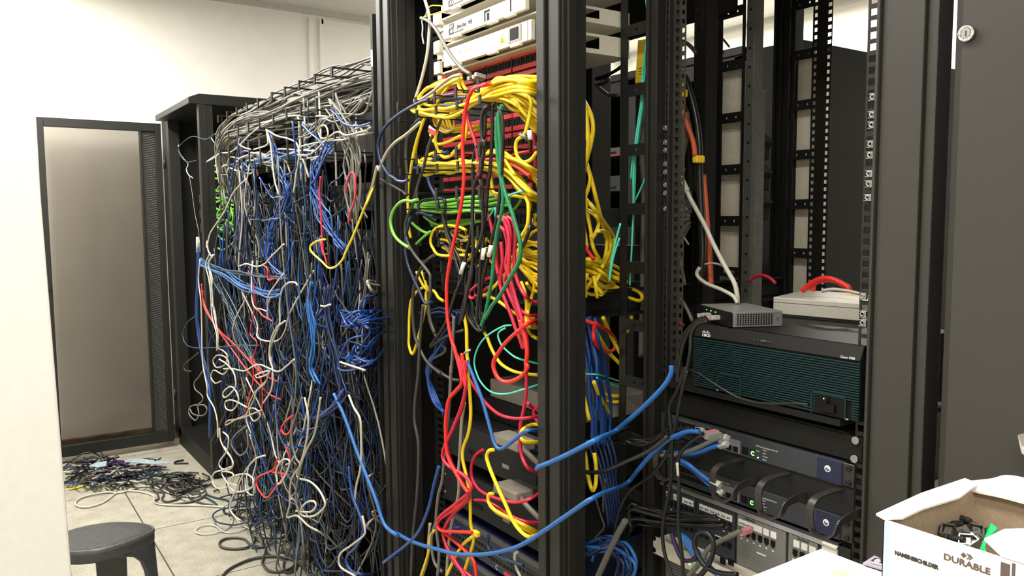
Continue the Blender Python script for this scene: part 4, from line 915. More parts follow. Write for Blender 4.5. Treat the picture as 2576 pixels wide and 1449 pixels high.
for i, (s, lb) in enumerate([
 ([(1170,80),(1140,130),(1140,200),(1175,290)], 'short yellow lead plugged in above the upper swag, dropping straight'),
 ([(1160,110),(1200,190),(1250,270)], 'short yellow lead plugged in above the upper swag, slanting outward'),
 ([(1160,95),(1040,150),(980,230),(910,320),(830,430),(780,490)], 'yellow lead slanting from the plug cluster into the topmost ring manager'),
 ([(1150,100),(980,180),(870,270),(770,360),(700,400)], 'yellow lead slanting beside the cream lead into the topmost ring manager'),
 ([(940,360),(1040,330),(1150,325),(1280,330)], 'short yellow lead crossing behind the topmost rings'),
 ([(1270,600),(1255,760),(1235,900),(1190,1000),(1100,1100),(1000,1190),(910,1190),(840,1090),(810,970),(830,840),(870,680)], 'yellow cable hanging in a deep U loop beside the bright red cable'),
 ([(2110,340),(2150,420),(2140,560),(2110,720),(2060,880),(1960,960),(1935,1060),(1960,1190),(2040,1270),(2140,1240),(2230,1130)], 'yellow cable curling in a hook beside the broad front post below the upper swag'),
 ([(660,650),(620,760),(560,930),(510,1120),(480,1280),(455,1449)], 'long yellow cable hanging straight down beside the dark inner side panel'),
 ([(640,680),(580,880),(535,1080),(530,1180),(580,1270),(640,1330),(760,1320)], 'yellow cable bending from the upper swag into the middle ring manager'),
 ([(740,880),(790,980),(870,1020),(1000,985),(1150,910),(1330,850)], 'yellow cable in a shallow dip below the topmost ring manager')]):
    P = path([('Z1', s)], Y=.955+.004*(i % 5))
    if i == 7: P = path([('Z1', s), ('Z2', [(445,100),(425,300),(425,500),(432,650),(430,740),(445,850),(465,940)])], Y=.96)
    cable(P, 'yellow', lb, r=.0041, plug=(0,) if i < 2 else None)
LB = 'yellow lead sagging in the shadow under the topmost ring manager'
for i in range(7):
    q = random.Random(40+i); x0 = 780+i*45; d = 130+i*18
    s = [(x0+q.uniform(-30,30),640),(x0+40,760+i*8),(x0+170,840+q.uniform(-20,20)),(x0+330,820+q.uniform(-40,40)),(x0+480,780),(x0+600,760-i*6)]
    run([('Z1', s)], 'yellow', LB, 'yellow leads in the shadow under the topmost rings', Y=1.0+.004*i, r=.0038)
LM = 'yellow cable in the middle swag passing through the middle ring manager'
for i, s in enumerate([
 [(2290,1449),(2120,1330),(2010,1270),(1880,1220),(1770,1190),(1800,1260),(1860,1360),(1920,1449)],
 [(600,1290),(720,1280),(900,1310),(1100,1300),(1300,1290),(1500,1330),(1640,1380),(1760,1449)],
 [(620,1340),(740,1350),(900,1350),(1080,1340),(1250,1320),(1420,1330),(1560,1350),(1700,1420)],
 [(650,1400),(760,1420),(900,1410),(1050,1390),(1200,1370),(1380,1330),(1500,1320)],
 [(560,1290),(600,1250),(680,1200),(760,1150),(900,1120)],
 [(640,1300),(780,1290),(940,1290),(1120,1300),(1300,1280),(1480,1290)],
 [(1150,1230),(1280,1260),(1420,1270),(1560,1280),(1700,1290)],
 [(1510,1160),(1580,1140),(1660,1140),(1760,1190),(1900,1240),(2060,1320),(2290,1500)],
 [(1500,1330),(1580,1400),(1600,1560),(1620,1680),(1680,1760)],
 [(1760,1190),(1850,1230),(1990,1330),(2110,1420),(2290,1620)],
 [(1540,1300),(1700,1330),(1850,1420),(1980,1560),(2130,1690),(2290,1790)],
 [(1560,1320),(1720,1400),(1850,1500),(1960,1620),(2080,1720),(2290,1760)],
 [(1640,1330),(1800,1390),(1960,1500),(2100,1640),(2290,1800)]]):
    for d in range(2): run([('Z1', s)], 'yellow', LM, 'middle yellow cables', Y=.95+.006*(i % 5)+.015*d, r=.0041, jit=.006*d, seed=50+i)
LV = 'yellow cable dropping beside the broad front post into the lower yellow mass'
for i, s in enumerate([
 [(2070,350),(2110,460),(2115,620),(2100,760),(2060,850),(2000,940)],
 [(2090,330),(2150,480),(2150,640),(2110,800),(2060,950),(2010,1080),(1940,1250),(1850,1449)],
 [(1640,310),(1800,340),(1950,350),(2100,380),(2290,430)],
 [(2230,600),(2190,700),(2230,760)],[(2290,800),(2180,860),(2120,920),(2060,980),(1990,1100),(1900,1200),(1780,1330),(1720,1440)],
 [(2040,960),(1990,1080),(1900,1280),(1830,1449)]]):
    run([('Z2', s)], 'yellow', LV, 'yellow drops beside the broad front post', Y=.955+.006*i, r=.0041)
LL = 'yellow cable in the lower dense mass beside the broad front post'
for i in range(16):
    q = random.Random(70+i)
    if i < 9: s = [(1990+q.uniform(-30,60),960+i*38),(2080,990+i*44+q.uniform(-20,20)),(2180,1010+i*50+q.uniform(-30,30)),(2300,1010+i*56+q.uniform(-20,20))]
    else: s = [(1950+q.uniform(-20,60),1120+q.uniform(0,120)),(2010+q.uniform(-20,20),1280+q.uniform(0,80)),(2090,1400+q.uniform(-40,60)),(2180,1480+q.uniform(-40,120)),(2300,1520+q.uniform(-150,250))]
    run([('Z2', s)], 'yellow', LL, 'lower yellow mass', Y=.985+.005*(i % 6), r=.0041)
for i, (s, lb) in enumerate([
 ([(2010,160),(2060,300),(2090,480),(2080,640),(2100,800),(2150,900),(2240,960)], 'yellow cable falling from the lower mass and swinging behind the broad front post'),
 ([(2210,60),(2190,260),(2150,420),(2110,560),(2110,700),(2140,790),(2240,805)], 'yellow cable looping from the lower mass next to the red bunch'),
 ([(2090,180),(2150,260),(2240,300)], 'short yellow cable at the bottom of the lower mass'),
 ([(1830,10),(1720,130),(1660,200),(1600,260),(1540,330),(1470,350),(1445,310),(1460,210),(1440,60),(1425,-80)], 'yellow cable hooked round under the black cables'),
 ([(1580,370),(1690,430),(1800,510),(1900,590),(2010,650),(2090,690),(2200,680)], 'yellow cable running behind the dark green pair towards the broad front post'),
 ([(1490,790),(1500,870),(1540,950),(1580,1060),(1650,1200),(1730,1310),(1850,1390),(2000,1440),(2250,1470)], 'yellow cable swinging low under the red bunch in front of the beige box'),
 ([(545,20),(590,120),(650,230),(710,280)], 'short yellow cable end beside the dark inner side panel'),
 ([(545,300),(470,430),(445,650),(440,900),(440,1050),(485,1175),(540,1060),(590,870),(640,650),(675,480),(680,330),(700,240),(640,240),(560,290)], 'yellow cable hanging in a narrow V loop beside the dark inner side panel'),
 ([(610,0),(660,130),(700,260),(790,290),(850,380),(920,430)], 'yellow cable end crossing beside the bright red cable')]):
    run([('Z3', s)], 'yellow', lb, Y=.955+.003*i, r=.0039)
LK = 'short yellow lead in the dim tangle below the lime green cables'
for i in range(15):
    q = random.Random(90+i); x0 = q.uniform(800, 1350); y0 = q.uniform(820, 1130); dx = q.uniform(150, 420)
    s = [(x0,y0),(x0+dx*.25,y0+q.uniform(-90,60)),(x0+dx*.5,y0+q.uniform(-60,160)),(x0+dx*.8,y0+q.uniform(60,260)),(x0+dx,y0+q.uniform(20,200))]
    run([('Z2', s)], 'yellow' if i % 3 else 'cream', LK if i % 3 else 'short cream lead in the dim tangle below the lime green cables', 'short leads below the lime cables' if i % 3 else 'cream leads below the lime cables', Y=1.0+.01*(i % 5), r=.0036)
run([('Z2', [(1240,830),(1150,790),(1000,765),(870,780),(790,830),(750,920),(745,1010),(780,1090),(840,1170),(960,1190),(1100,1185),(1300,1180)])], 'yellow', 'yellow lead arching round the ring manager below the lime green cables', Y=.97)
# lime bundle
for i in range(13):
    q = random.Random(120+i)
    s = [(490+q.uniform(0,70),470+q.uniform(0,60)),(620,455+i*7+q.uniform(-10,10)),(800,440+i*11),(1000,410+i*14+q.uniform(-8,8)),(1250,370+i*16+q.uniform(-10,10)),(1500,350+i*17+q.uniform(-12,12)),(1720,340+i*12+q.uniform(-12,12)),(1850,360+i*10)]
    run([('Z2', s)], 'lime', 'lime green cable in the flat bundle under the lowest red-striped panel', 'lime green bundle', Y=.975+.006*(i % 4), r=.0040)
for i in range(5):
    q = random.Random(140+i); s = [(650+i*40,640+i*10),(760,720+i*12),(900,770-i*8),(1050,780-i*20),(1250,740-i*14),(1450,700)]
    run([('Z2', s)], 'lime', 'lime green cable sagging below the flat lime bundle', 'lime green sag', Y=1.0+.005*i, r=.0038)
run([('Z2', [(560,400),(480,425),(400,415),(320,440),(240,520),(195,630),(185,740),(215,860),(270,950),(350,1020),(440,1075)])], 'lime', 'lime green cable bowing far out over the tangle-side post', Y=.90, r=.0042)
run([('Z2', [(485,730),(560,800),(640,850),(700,870),(740,850),(640,930),(540,1025)])], 'lime', 'lime green cable end beside the dark inner side panel', Y=.96)
run([('Z2', [(2020,390),(1960,480),(1880,560),(1760,620),(1650,640)])], 'lime', 'lime green cable curving down behind the dark green pair', Y=1.0)
# reds
run([('Z1', [(1640,170,1.04),(1540,180),(1430,205),(1340,250),(1280,350),(1250,460),(1220,580),(1205,760),(1195,950),(1190,1080),(1198,1250),(1210,1420)]), ('Z2', [(1205,180),(1180,420),(1140,650),(1080,940),(1030,1180),(995,1380)]), ('Z3', [(968,200),(968,430),(980,660),(1010,860),(1045,1010),(1085,1120)]),
     ('E', [(690,150),(655,215),(610,270),(590,360),(583,450),(588,580),(600,660),(640,745),(700,850),(735,895)])], 'red', 'long bright red cable running the full height of the red patch panel rack', Y=.915, r=.0046)
run([('Z1', [(1265,580),(1270,680),(1310,820),(1360,960),(1390,1080),(1400,1180),(1410,1280),(1425,1360),(1410,1440)]), ('Z2', [(1470,230),(1490,400),(1530,560),(1570,690),(1600,820),(1620,960),(1640,1120),(1660,1300),(1690,1449)])], 'crimson', 'crimson cable slanting down behind the black cables', Y=.95, r=.0038)
LC = 'crimson cable in the drooping red bunch beside the broad front post'
for i, s in enumerate([
 [('Z2',[(1690,640),(1760,690),(1810,800),(1840,930),(1850,1100),(1840,1300),(1840,1449)]),('Z3',[(1880,200),(1920,340),(1960,480),(2010,640),(2060,820),(2090,980),(2100,1150)])],
 [('Z2',[(1740,640),(1810,680),(1850,800),(1860,960),(1830,1150),(1800,1300),(1830,1449)]),('Z3',[(1860,150),(1890,330),(1950,520),(1990,700),(2040,900),(2070,1100)])],
 [('Z2',[(1820,640),(1890,700),(1925,820),(1930,960),(1915,1150),(1920,1300),(1925,1420)]),('Z3',[(1960,150),(2010,260),(2080,370),(2150,430),(2250,450)])],
 [('Z2',[(1700,770),(1770,830),(1810,960),(1820,1100),(1800,1300),(1810,1449)]),('Z3',[(1780,160),(1830,300),(1900,460),(1960,600),(2000,760),(2020,900)])],
 [('Z2',[(1730,1000),(1745,1150),(1750,1300),(1730,1420)]),('Z3',[(1720,200),(1760,340),(1820,500),(1880,650),(1930,800),(1990,950),(2040,1100)])],
 [('Z2',[(1660,1100),(1670,1280),(1690,1400)]),('Z3',[(1710,120),(1730,260),(1790,420),(1850,560),(1900,700),(1950,860)])]]):
    run(s, 'crimson', LC, 'drooping red bunch', Y=.93+.006*i, r=.0042)
run([('Z3', [(2000,700),(2060,900),(2090,1060),(2095,1200),(2080,1300)]), ('E', [(1128,60),(1100,110),(1040,150),(980,160),(930,130),(903,70),(905,20)]), ('Z3', [(1690,1160),(1780,1030),(1900,910),(2010,820),(2100,750),(2240,690)])], 'red', 'bright red cable in a round loop in front of the beige box', Y=.925, r=.0046)
for i, (s, lb) in enumerate([([('Z3',[(1420,190),(1340,250),(1285,320),(1300,385),(1350,385),(1380,345)])], 'crimson cable end curled in a small hook under the black cables'),
 ([('Z3',[(1580,100),(1500,140),(1480,180)])], 'short crimson stub between the black cables'), ([('Z3',[(1570,230),(1500,270),(1450,320)])], 'short red stub crossing the hooked yellow cable'),
 ([('Z3',[(2240,630),(2120,630),(2010,560),(1960,500)])], 'crimson cable going behind the broad front post above the loop'), ([('Z3',[(2240,760),(2150,760),(2060,700),(1990,600)])], 'crimson cable going behind the broad front post, lower one'),
 ([('Z1',[(1520,1235),(1600,1228),(1690,1240),(1850,1290),(1990,1360),(2110,1449)]),('Z2',[(2120,60),(2170,150)])], 'bright orange-red cable among the middle yellow cables'),
 ([('E',[(735,130),(790,220),(850,300),(930,370),(1020,400),(1120,400),(1230,380)])], 'crimson cable swinging out from the pinched red waist'),
 ([('E',[(1115,30),(1120,200),(1105,330),(1080,450),(1078,560),(1090,650),(1130,730),(1210,770)])], 'crimson cable dropping straight beside the broad front post past the serial plugs'),
 ([('E',[(830,610),(780,650),(755,720),(760,800),(800,870),(870,915),(960,945),(1050,960),(1140,940),(1220,890)])], 'crimson cable curved round between the two dark servers'),
 ([('E',[(775,945),(850,950),(920,985),(1000,1040),(1100,1085),(1220,1100)])], 'crimson cable lying across the lower dark server'),
 ([('E',[(1130,300),(1160,330),(1200,325),(1170,350),(1180,400),(1210,440)])], 'crimson cable crumpled beside the broad front post')]):
    run(s, 'red' if i == 5 else 'crimson', lb, Y=.955, r=.0036 if i < 5 else .0039)
LW = 'crimson cable twisted in the low red bunch in front of the dark servers'
for i, s in enumerate([
 [(660,-20),(690,60),(700,130),(715,200),(690,320),(640,450),(595,550),(565,620),(570,680),(620,730),(690,770),(740,820),(750,880),(660,960),(560,1040),(530,1080)],
 [(690,-30),(710,90),(718,180),(695,330),(640,460),(590,560),(600,660),(650,760),(700,850),(740,900),(680,980),(590,1040),(540,1080),(530,1120),(560,1150),(640,1155),(760,1160)],
 [(720,20),(715,110),(690,180),(640,240),(600,290),(585,420),(590,560),(615,680),(670,790),(720,880),(735,940),(640,1030),(570,1150),(590,1250),(640,1340),(720,1460)],
 [(745,890),(700,960),(600,1030),(535,1075),(540,1130),(620,1200),(700,1270),(770,1350),(790,1460)],
 [(740,905),(690,985),(620,1050),(580,1130),(575,1200),(600,1290),(660,1380),(760,1460)]]):
    run([('E', s)], 'red' if i % 2 else 'crimson', LW if not i % 2 else 'bright red cable twisted in the low red bunch in front of the dark servers', 'low red bunch' if not i % 2 else 'low bright red bunch', Y=.918+.004*i, r=.0042)
# black and green hanging cables
LK2 = 'black cable hanging straight in the centre bunch'
for i, s in enumerate([
 [('Z1',[(1560,480),(1500,520),(1460,640),(1455,800),(1470,960),(1500,1000),(1480,1200),(1440,1449)]),('Z2',[(1420,60),(1360,180),(1340,330),(1330,560),(1335,900),(1340,1100),(1330,1300)]),('Z3',[(1320,60),(1260,300),(1230,500),(1180,700)])],
 [('Z1',[(1580,470),(1510,560),(1505,720),(1495,900),(1450,1100),(1440,1449)]),('Z2',[(1460,150),(1470,400),(1480,640),(1470,860),(1430,1000),(1370,1180),(1310,1400)]),('Z3',[(1290,100),(1250,300),(1200,500),(1150,760)])],
 [('Z1',[(1610,450),(1605,640),(1605,850),(1595,1100),(1570,1449)]),('Z2',[(1550,150),(1530,400),(1510,650),(1490,860),(1470,1060),(1440,1300)]),('Z3',[(1430,100),(1420,300),(1400,500),(1390,700)])],
 [('Z1',[(1640,440),(1720,560),(1750,720),(1755,950),(1750,1200),(1740,1449)]),('Z2',[(1730,120),(1715,300),(1690,520),(1650,760),(1600,960),(1560,1160),(1500,1400)]),('Z3',[(1470,150),(1450,300),(1430,500),(1440,700)])],
 [('Z1',[(1400,1040),(1350,1180),(1335,1400)]),('Z2',[(1335,100),(1340,300),(1325,500),(1330,700),(1290,950),(1250,1150),(1210,1350)]),('Z3',[(1190,100),(1120,260),(1060,430),(1000,620),(920,800),(800,980),(740,1070),(830,1010),(960,930),(1100,870),(1220,840)])],
 [('Z1',[(2120,830),(2140,980),(2150,1180),(2180,1449)]),('Z2',[(2190,180),(2180,400),(2170,600),(2140,780),(2080,960),(2020,1080)])],
 [('Z2',[(570,460),(640,410),(760,390),(880,385),(940,420),(940,560),(920,620),(940,740),(980,880),(1030,1020),(1070,1160),(1120,1330),(1160,1449)])],
 [('Z2',[(910,580),(935,700),(990,850),(1040,1000),(1090,1120),(1150,1240),(1180,1400)]),('Z3',[(1160,60),(1140,200),(1090,340),(1060,430)])],
 [('Z3',[(1280,20),(1290,180),(1300,360),(1310,560),(1340,700),(1400,800)])],
 [('Z2',[(1700,880),(1700,1050),(1695,1250),(1700,1449)]),('Z3',[(1690,100),(1670,300),(1650,420)])]]):
    lb = LK2 if i < 4 else ['black cable slanting across the bright red cable to a low V','black cable with a white sleeve beside the broad front post','black cable looped round the ring manager of the lime bundle','black cable running beside the looped black one','thin black cable at the bottom of the centre bunch','black cable behind the dark green pair'][i-4]
    run(s, 'black', lb, 'black centre bunch' if i < 4 else None, Y=.93+.005*i, r=.0042, name='power_cable')
for i in range(10):
    q = random.Random(200+i); s = [(1230+i*22+q.uniform(-20,20),-60),(1230+i*20,120+q.uniform(-30,30)),(1240+i*15,300+q.uniform(-30,30)),(1260+i*18,480),(1300+i*20+q.uniform(-40,40),660),(1360+i*14,800),(1420+i*8+q.uniform(-30,30),860)]
    run([('Z3', s)], 'black', 'black cable in the dark knot below the centre bunch', 'dark knot of cables', Y=.96+.006*(i % 4), r=.004, name='power_cable')
run([('Z1', [(1745,470),(1700,560),(1670,680),(1665,850),(1670,1050),(1690,1250),(1715,1449)]), ('Z2', [(1735,150),(1760,330),(1750,500),(1720,650),(1680,820),(1650,1000),(1630,1200),(1615,1400)]), ('Z3', [(1600,150),(1570,300),(1540,470),(1500,640),(1450,780)])], 'green', 'dark green cable hanging nearly straight, inner one of the pair', Y=.92, r=.0043)
run([('Z1', [(1735,500),(1700,640),(1705,850),(1720,1050),(1730,1250),(1735,1449)]), ('Z2', [(1745,130),(1780,280),(1830,430),(1890,600),(1940,770),(1985,930),(2005,1080),(1995,1220),(1950,1340),(1890,1449)]), ('Z3', [(1850,120),(1770,260),(1680,400),(1600,500),(1560,580),(1500,680)])], 'green', 'dark green cable bowing out towards the broad front post, outer one of the pair', Y=.918, r=.0043)
run([('Z1', [(1690,500),(1740,620),(1760,800)]), ('Z1', [(1755,1000),(1745,1200),(1740,1449)])], 'black', 'thin black cable hugging the dark green pair', Y=.915, r=.0032, name='power_cable')
# greys, navy and white at the inner side panel
for i, (s, col, lb, y, r) in enumerate([
 ([('Z1',[(720,390),(600,430),(480,490),(330,580),(200,680),(100,790),(40,890),(10,1000),(10,1100),(40,1250),(90,1350),(160,1449)]),('Z2',[(220,90),(290,140),(370,150),(430,130)])], 'navy', 'dark blue cable in a big round arc across the tangle-side post', .90, .0045),
 ([('C',[(560,1190),(470,1220),(400,1225)])], 'blue', 'short blue stub beside the dark inner side panel', .96, .004),
 ([('C',[(655,1105),(610,1125),(560,1160),(500,1195)])], 'blue', 'short blue lead inside the middle ring manager', .96, .0045),
 ([('Z1',[(870,370),(1000,370),(1150,360),(1260,360)])], 'navy', 'navy lead lying flat inside the topmost ring manager', .955, .0045),
 ([('Z1',[(770,370),(880,350),(980,330),(1100,310)])], 'purple', 'dark violet lead lying flat inside the topmost ring manager', .95, .0045),
 ([('Z1',[(870,460),(960,475),(1060,470),(1180,420)])], 'navy', 'navy lead under the topmost rings', .955, .004),
 ([('C',[(490,0),(520,110),(520,240),(505,400),(470,560),(440,660),(412,745)])], 'white', 'white cable hanging from above past the fibre shelf brackets', .98, .0042),
 ([('K',[(110,260),(220,310),(330,430),(420,590),(520,760),(620,900),(720,1010),(830,1080)])], 'grey', 'grey cable slanting across the fibre shelves to the plug cluster', .97, .0045),
 ([('K',[(410,85),(330,80),(260,85),(210,130),(185,210),(150,250),(130,260)])], 'yellow', 'thin yellow fibre arching from the topmost fibre shelf', .98, .0015),
 ([('K',[(400,170),(310,200),(230,225),(160,250)])], 'yellow', 'thin yellow fibre running straight to the knot', .98, .0015),
 ([('K',[(140,250),(125,300),(135,400),(130,520),(150,640)])], 'white', 'thin white fibre with a dangling connector', .975, .002),
 ([('K',[(180,270),(240,320),(300,380),(360,470)])], 'white', 'thin white fibre running from the knot to the second shelf', .972, .002),
 ([('Z1',[(1170,45),(1050,75),(930,150),(800,260),(690,340),(600,400),(520,470)])], 'cream', 'cream cable slanting from the plug cluster over the yellow ones', .945, .0042),
 ([('Z1',[(600,710),(500,800),(380,900),(250,990),(150,1100),(80,1230),(20,1380)]),('C',[(140,1220),(105,1360),(70,1449)])], 'cream', 'long pale cable sweeping from the rings across the tangle-side post to the tangle', .90, .0042),
 ([('Z1',[(610,650),(530,720),(460,830),(415,950),(400,1100),(400,1250),(415,1449)]),('Z2',[(410,90),(400,330)])], 'dgrey', 'dark grey cable hanging beside the long yellow one', .955, .0045),
 ([('Z1',[(890,670),(830,800),(760,920),(710,1060),(680,1200),(640,1350),(610,1449)]),('Z2',[(580,150),(530,330),(480,500),(420,640),(390,780),(400,920),(450,1060),(540,1200),(640,1320),(730,1449)]),('Z3',[(740,150),(740,300),(720,480),(740,700),(800,880)])], 'dgrey', 'dark grey cable with a red and white flag label', .94, .0043),
 ([('Z2',[(40,115),(160,180),(300,260),(410,340)])], 'dgrey', 'dark grey cable crossing the tangle-side post in front of the tangle', .92, .004),
 ([('Z2',[(700,80),(730,190),(780,290),(830,400),(860,520)])], 'navy', 'steel blue cable dropping into the lime bundle', .945, .0045),
 ([('Z2',[(470,640),(420,800),(395,950),(390,1100),(410,1250),(450,1380),(480,1449)]),('Z3',[(480,60),(530,170),(590,300),(640,420),(690,470),(765,440)])], 'navy', 'steel blue cable drooping beside the narrow yellow loop', .94, .0042),
 ([('Z2',[(550,600),(620,590),(700,620),(780,635)])], 'navy', 'short dark blue lead under the lime bundle', .96, .0045),
 ([('Z2',[(800,1180),(720,1230),(640,1310),(570,1449)]),('Z3',[(540,130),(500,300),(490,500),(500,750),(530,950),(600,1120),(700,1290),(880,1449)])], 'dgrey', 'dark grey cable curving down beside the narrow yellow loop', .955, .0043),
 ([('Z3',[(640,480),(610,780),(590,1050),(570,1449)]),('E',[(405,20),(400,130),(380,300),(378,420),(400,540),(405,640),(400,800),(390,950),(365,1200),(355,1449)])], 'dgrey', 'dark grey cable hanging straight in front of the tangle-side post', .93, .0043),
 ([('Z3',[(700,490),(720,650),(760,800),(850,980),(950,1130)]),('E',[(470,30),(540,90),(620,140),(680,150)])], 'dgrey', 'dark grey cable bending under the knot', .96, .004),
 ([('Z3',[(1070,650),(1060,900),(1050,1150),(1030,1449)]),('E',[(620,60),(612,250),(600,420),(580,620),(560,820),(535,920),(520,1100),(540,1300),(530,1449)])], 'grey', 'grey cable hanging from the knot to the rack bottom', .945, .004),
 ([('E',[(710,300),(690,430),(680,600),(670,760),(672,880),(650,1000),(615,1150),(600,1300),(590,1449)])], 'cream', 'dull cream cable hanging behind the low red bunch', .955, .004),
 ([('Z3',[(1200,560),(1220,680),(1245,820),(1250,1000),(1255,1200),(1270,1300)]),('E',[(735,120),(745,250),(750,380),(735,500),(700,600),(698,680),(720,780),(740,880),(748,1000),(750,1100),(770,1200),(750,1290),(700,1449)])], 'yellow', 'olive yellow cable running down beside the low red bunch', .94, .0042),
 ([('E',[(760,1190),(700,1240),(650,1320),(590,1449)])], 'yellow', 'yellow cable branching from the yellow tie at the rack bottom', .935, .0042),
 ([('E',[(510,1140),(480,1200),(470,1290),(450,1360),(420,1449)])], 'yellow', 'pale yellow cable beside the tangle-side post foot', .95, .004),
 ([('E',[(530,1060),(500,1150),(490,1240),(510,1360),(560,1420)])], 'grey', 'grey cable bowed beside the tangle-side post foot', .95, .004),
 ([('E',[(480,1100),(470,1220),(465,1330),(430,1449)])], 'cream', 'dull cream cable beside the tangle-side post foot', .955, .004),
 ([('E',[(900,610),(870,620),(857,660),(880,740),(930,860),(980,970),(1030,1080),(1080,1150),(1140,1190),(1200,1170)])], 'yellow', 'bright yellow cable looping from the upper serial plug down to the broad front post', .925, .0044),
 ([('E',[(900,900),(870,910),(870,960),(910,1010),(1000,1060),(1100,1110),(1200,1160)])], 'yellow', 'bright yellow cable starting at the lower serial plug, upper of two', .94, .0042),
 ([('E',[(880,985),(930,1030),(1010,1070),(1100,1130),(1195,1185)])], 'yellow', 'bright yellow cable starting at the lower serial plug, lower of two', .945, .0042),
 ([('E',[(1230,445),(1160,445),(1100,475),(1085,515),(1110,555),(1230,560)])], 'yellow', 'yellow cable turning in a half ring beside the broad front post', .945, .0044),
 ([('E',[(725,20),(770,130),(820,260),(855,380),(885,490),(905,560),(930,600),(965,600),(1020,560),(1090,505),(1140,482),(1230,480)])], 'sky', 'steel blue cable dropping to a sharp bend at the upper serial plug', .93, .0042),
 ([('E',[(590,1150),(620,1130),(680,1130)])], 'blue', 'short blue stub on the ported switch', .97, .004),
 ([('E',[(1085,1460),(1050,1380),(1045,1310),(1060,1290)])], 'white', 'short white lead in front of the lowest switch', .97, .004),
 ([('E',[(870,1180),(860,1240),(890,1290),(960,1330),(1100,1380)])], 'petrol', 'dark teal lead across the ported switch', .965, .0042),
 ([('Z1',[(2000,885),(2080,930),(2150,1000),(2240,1090)])], 'grey', 'short grey lead beside the broad front post below the upper swag', .96, .0045),
 ([('Z1',[(2190,860),(2195,1000),(2200,1200),(2210,1449)])], 'crimson', 'crimson cable running down beside the broad front post', .975, .0038),
 ([('Z1',[(1880,1180),(2000,1140),(2130,1120),(2230,1090)])], 'crimson', 'crimson lead crossing behind the hooked yellow cable', .985, .0038)]):
    run(s, col, lb, Y=y, r=r, name='fibre_lead' if r < .0025 else 'patch_cable')
for i in range(4):
    run([('E', [(575-i*4,-120+i*20),(500-i*5,0),(470-i*4,100),(475+i*8,200),(510+i*10,300),(575,360+i*8)])], 'blue', 'dark blue cable bowing out beside the tangle-side post in the lower part', 'lower dark blue bows', Y=.96+.004*i, r=.0042)
for i in range(7):
    q = random.Random(260+i); s = [(600+i*40+q.uniform(-30,30),540+q.uniform(-40,60)),(720+i*30,600+q.uniform(-50,50)),(900+i*20,590+q.uniform(-60,60)),(1080+i*20,640+q.uniform(-80,80)),(1000,780+i*30),(880,950+i*30),(800,1150+i*20),(750,1449)]
    run([('Z3', s)], 'navy', 'dark blue cable in the dim bundle behind the bright red cable', 'dim blue bundle', Y=1.0+.008*i, r=.004)
for i, x in enumerate((438, 455, 470, 490)):
    run([('C', [(x,-40),(x+4,150),(x+6,350),(x+8,560),(x+4,640)])], 'blue' if i % 2 else 'sky', 'blue cable running straight down behind the upper tangle-side post' if i % 2 else 'steel blue cable running straight down behind the upper tangle-side post', 'straight blue cables' if i % 2 else 'straight steel blue cables', Y=1.10, r=.004)
# sleeves, flags and small marks
def sleeve(c, a, b_, col, label, Y, r=.0048, cat='cable sleeve', name='sleeve'):
    p, q = pt(c, *a, Y=Y), pt(c, *b_, Y=Y); tag(MB().cyl(p, q, r, 10).build(name, M[col]), label, cat)
sleeve('Z2',(1335,590),(1335,750),'label','white sleeve on a black cable just below the lime bundle',.934)
sleeve('Z2',(1490,1090),(1470,1240),'label','white sleeve on a black cable, the wider of the low pair',.936)
sleeve('Z2',(1590,1050),(1560,1200),'label','slim white sleeve on a black cable of the low pair',.938)
sleeve('Z2',(1210,1290),(1165,1440),'label','slanting white sleeve on the looped black cable',.94)
sleeve('Z1',(2125,830),(2138,950),'label','white sleeve on the black cable beside the broad front post',.94)
sleeve('Z3',(1220,1160),(1290,1115),'clear','pale tie end sticking out at the pinched red waist',.925,.003)
P_ = [pt('Z1', x, y, Y=.93) for x, y in ((720,750),(825,830),(795,905),(760,880),(702,850))]; fl = MB(); fl.prism(P_, (0,.001,0)); fl = fl.build('flag_label', M['red_strip']); tag(fl, 'red and white flag label wrapped on the dark grey cable', 'label')
P_ = [pt('Z1', x, y, Y=.929) for x, y in ((722,752),(822,828),(790,822),(712,790))]; MB().prism(P_, (0,.0006,0)).build('white_band', M['label'], fl)
q = pt('E', 785, 1170, Y=.93); tag(B((q.x-.012,q.x+.010,.925,.937,q.z-.006,q.z+.007)).build('yellow_tie', M['yellow_tag'], bevel=.003), 'yellow tie clasping two cables at the rack bottom', 'cable tie')
q = pt('Z1', 1270, 90, Y=1.0); t = thing('plug_cluster', 'clear plugs pushed into the topmost red-striped panel', 'plugs', tuple(q))
for i in range(4): MB().obox(q+Vector((i*.011-.012,.02,.004*(i % 2))), Vector((.005,0,0)), Vector((0,.013,-.002)), Vector((0,0,.0045))).build('plug', M['clear' if i != 1 else 'jack'], t)

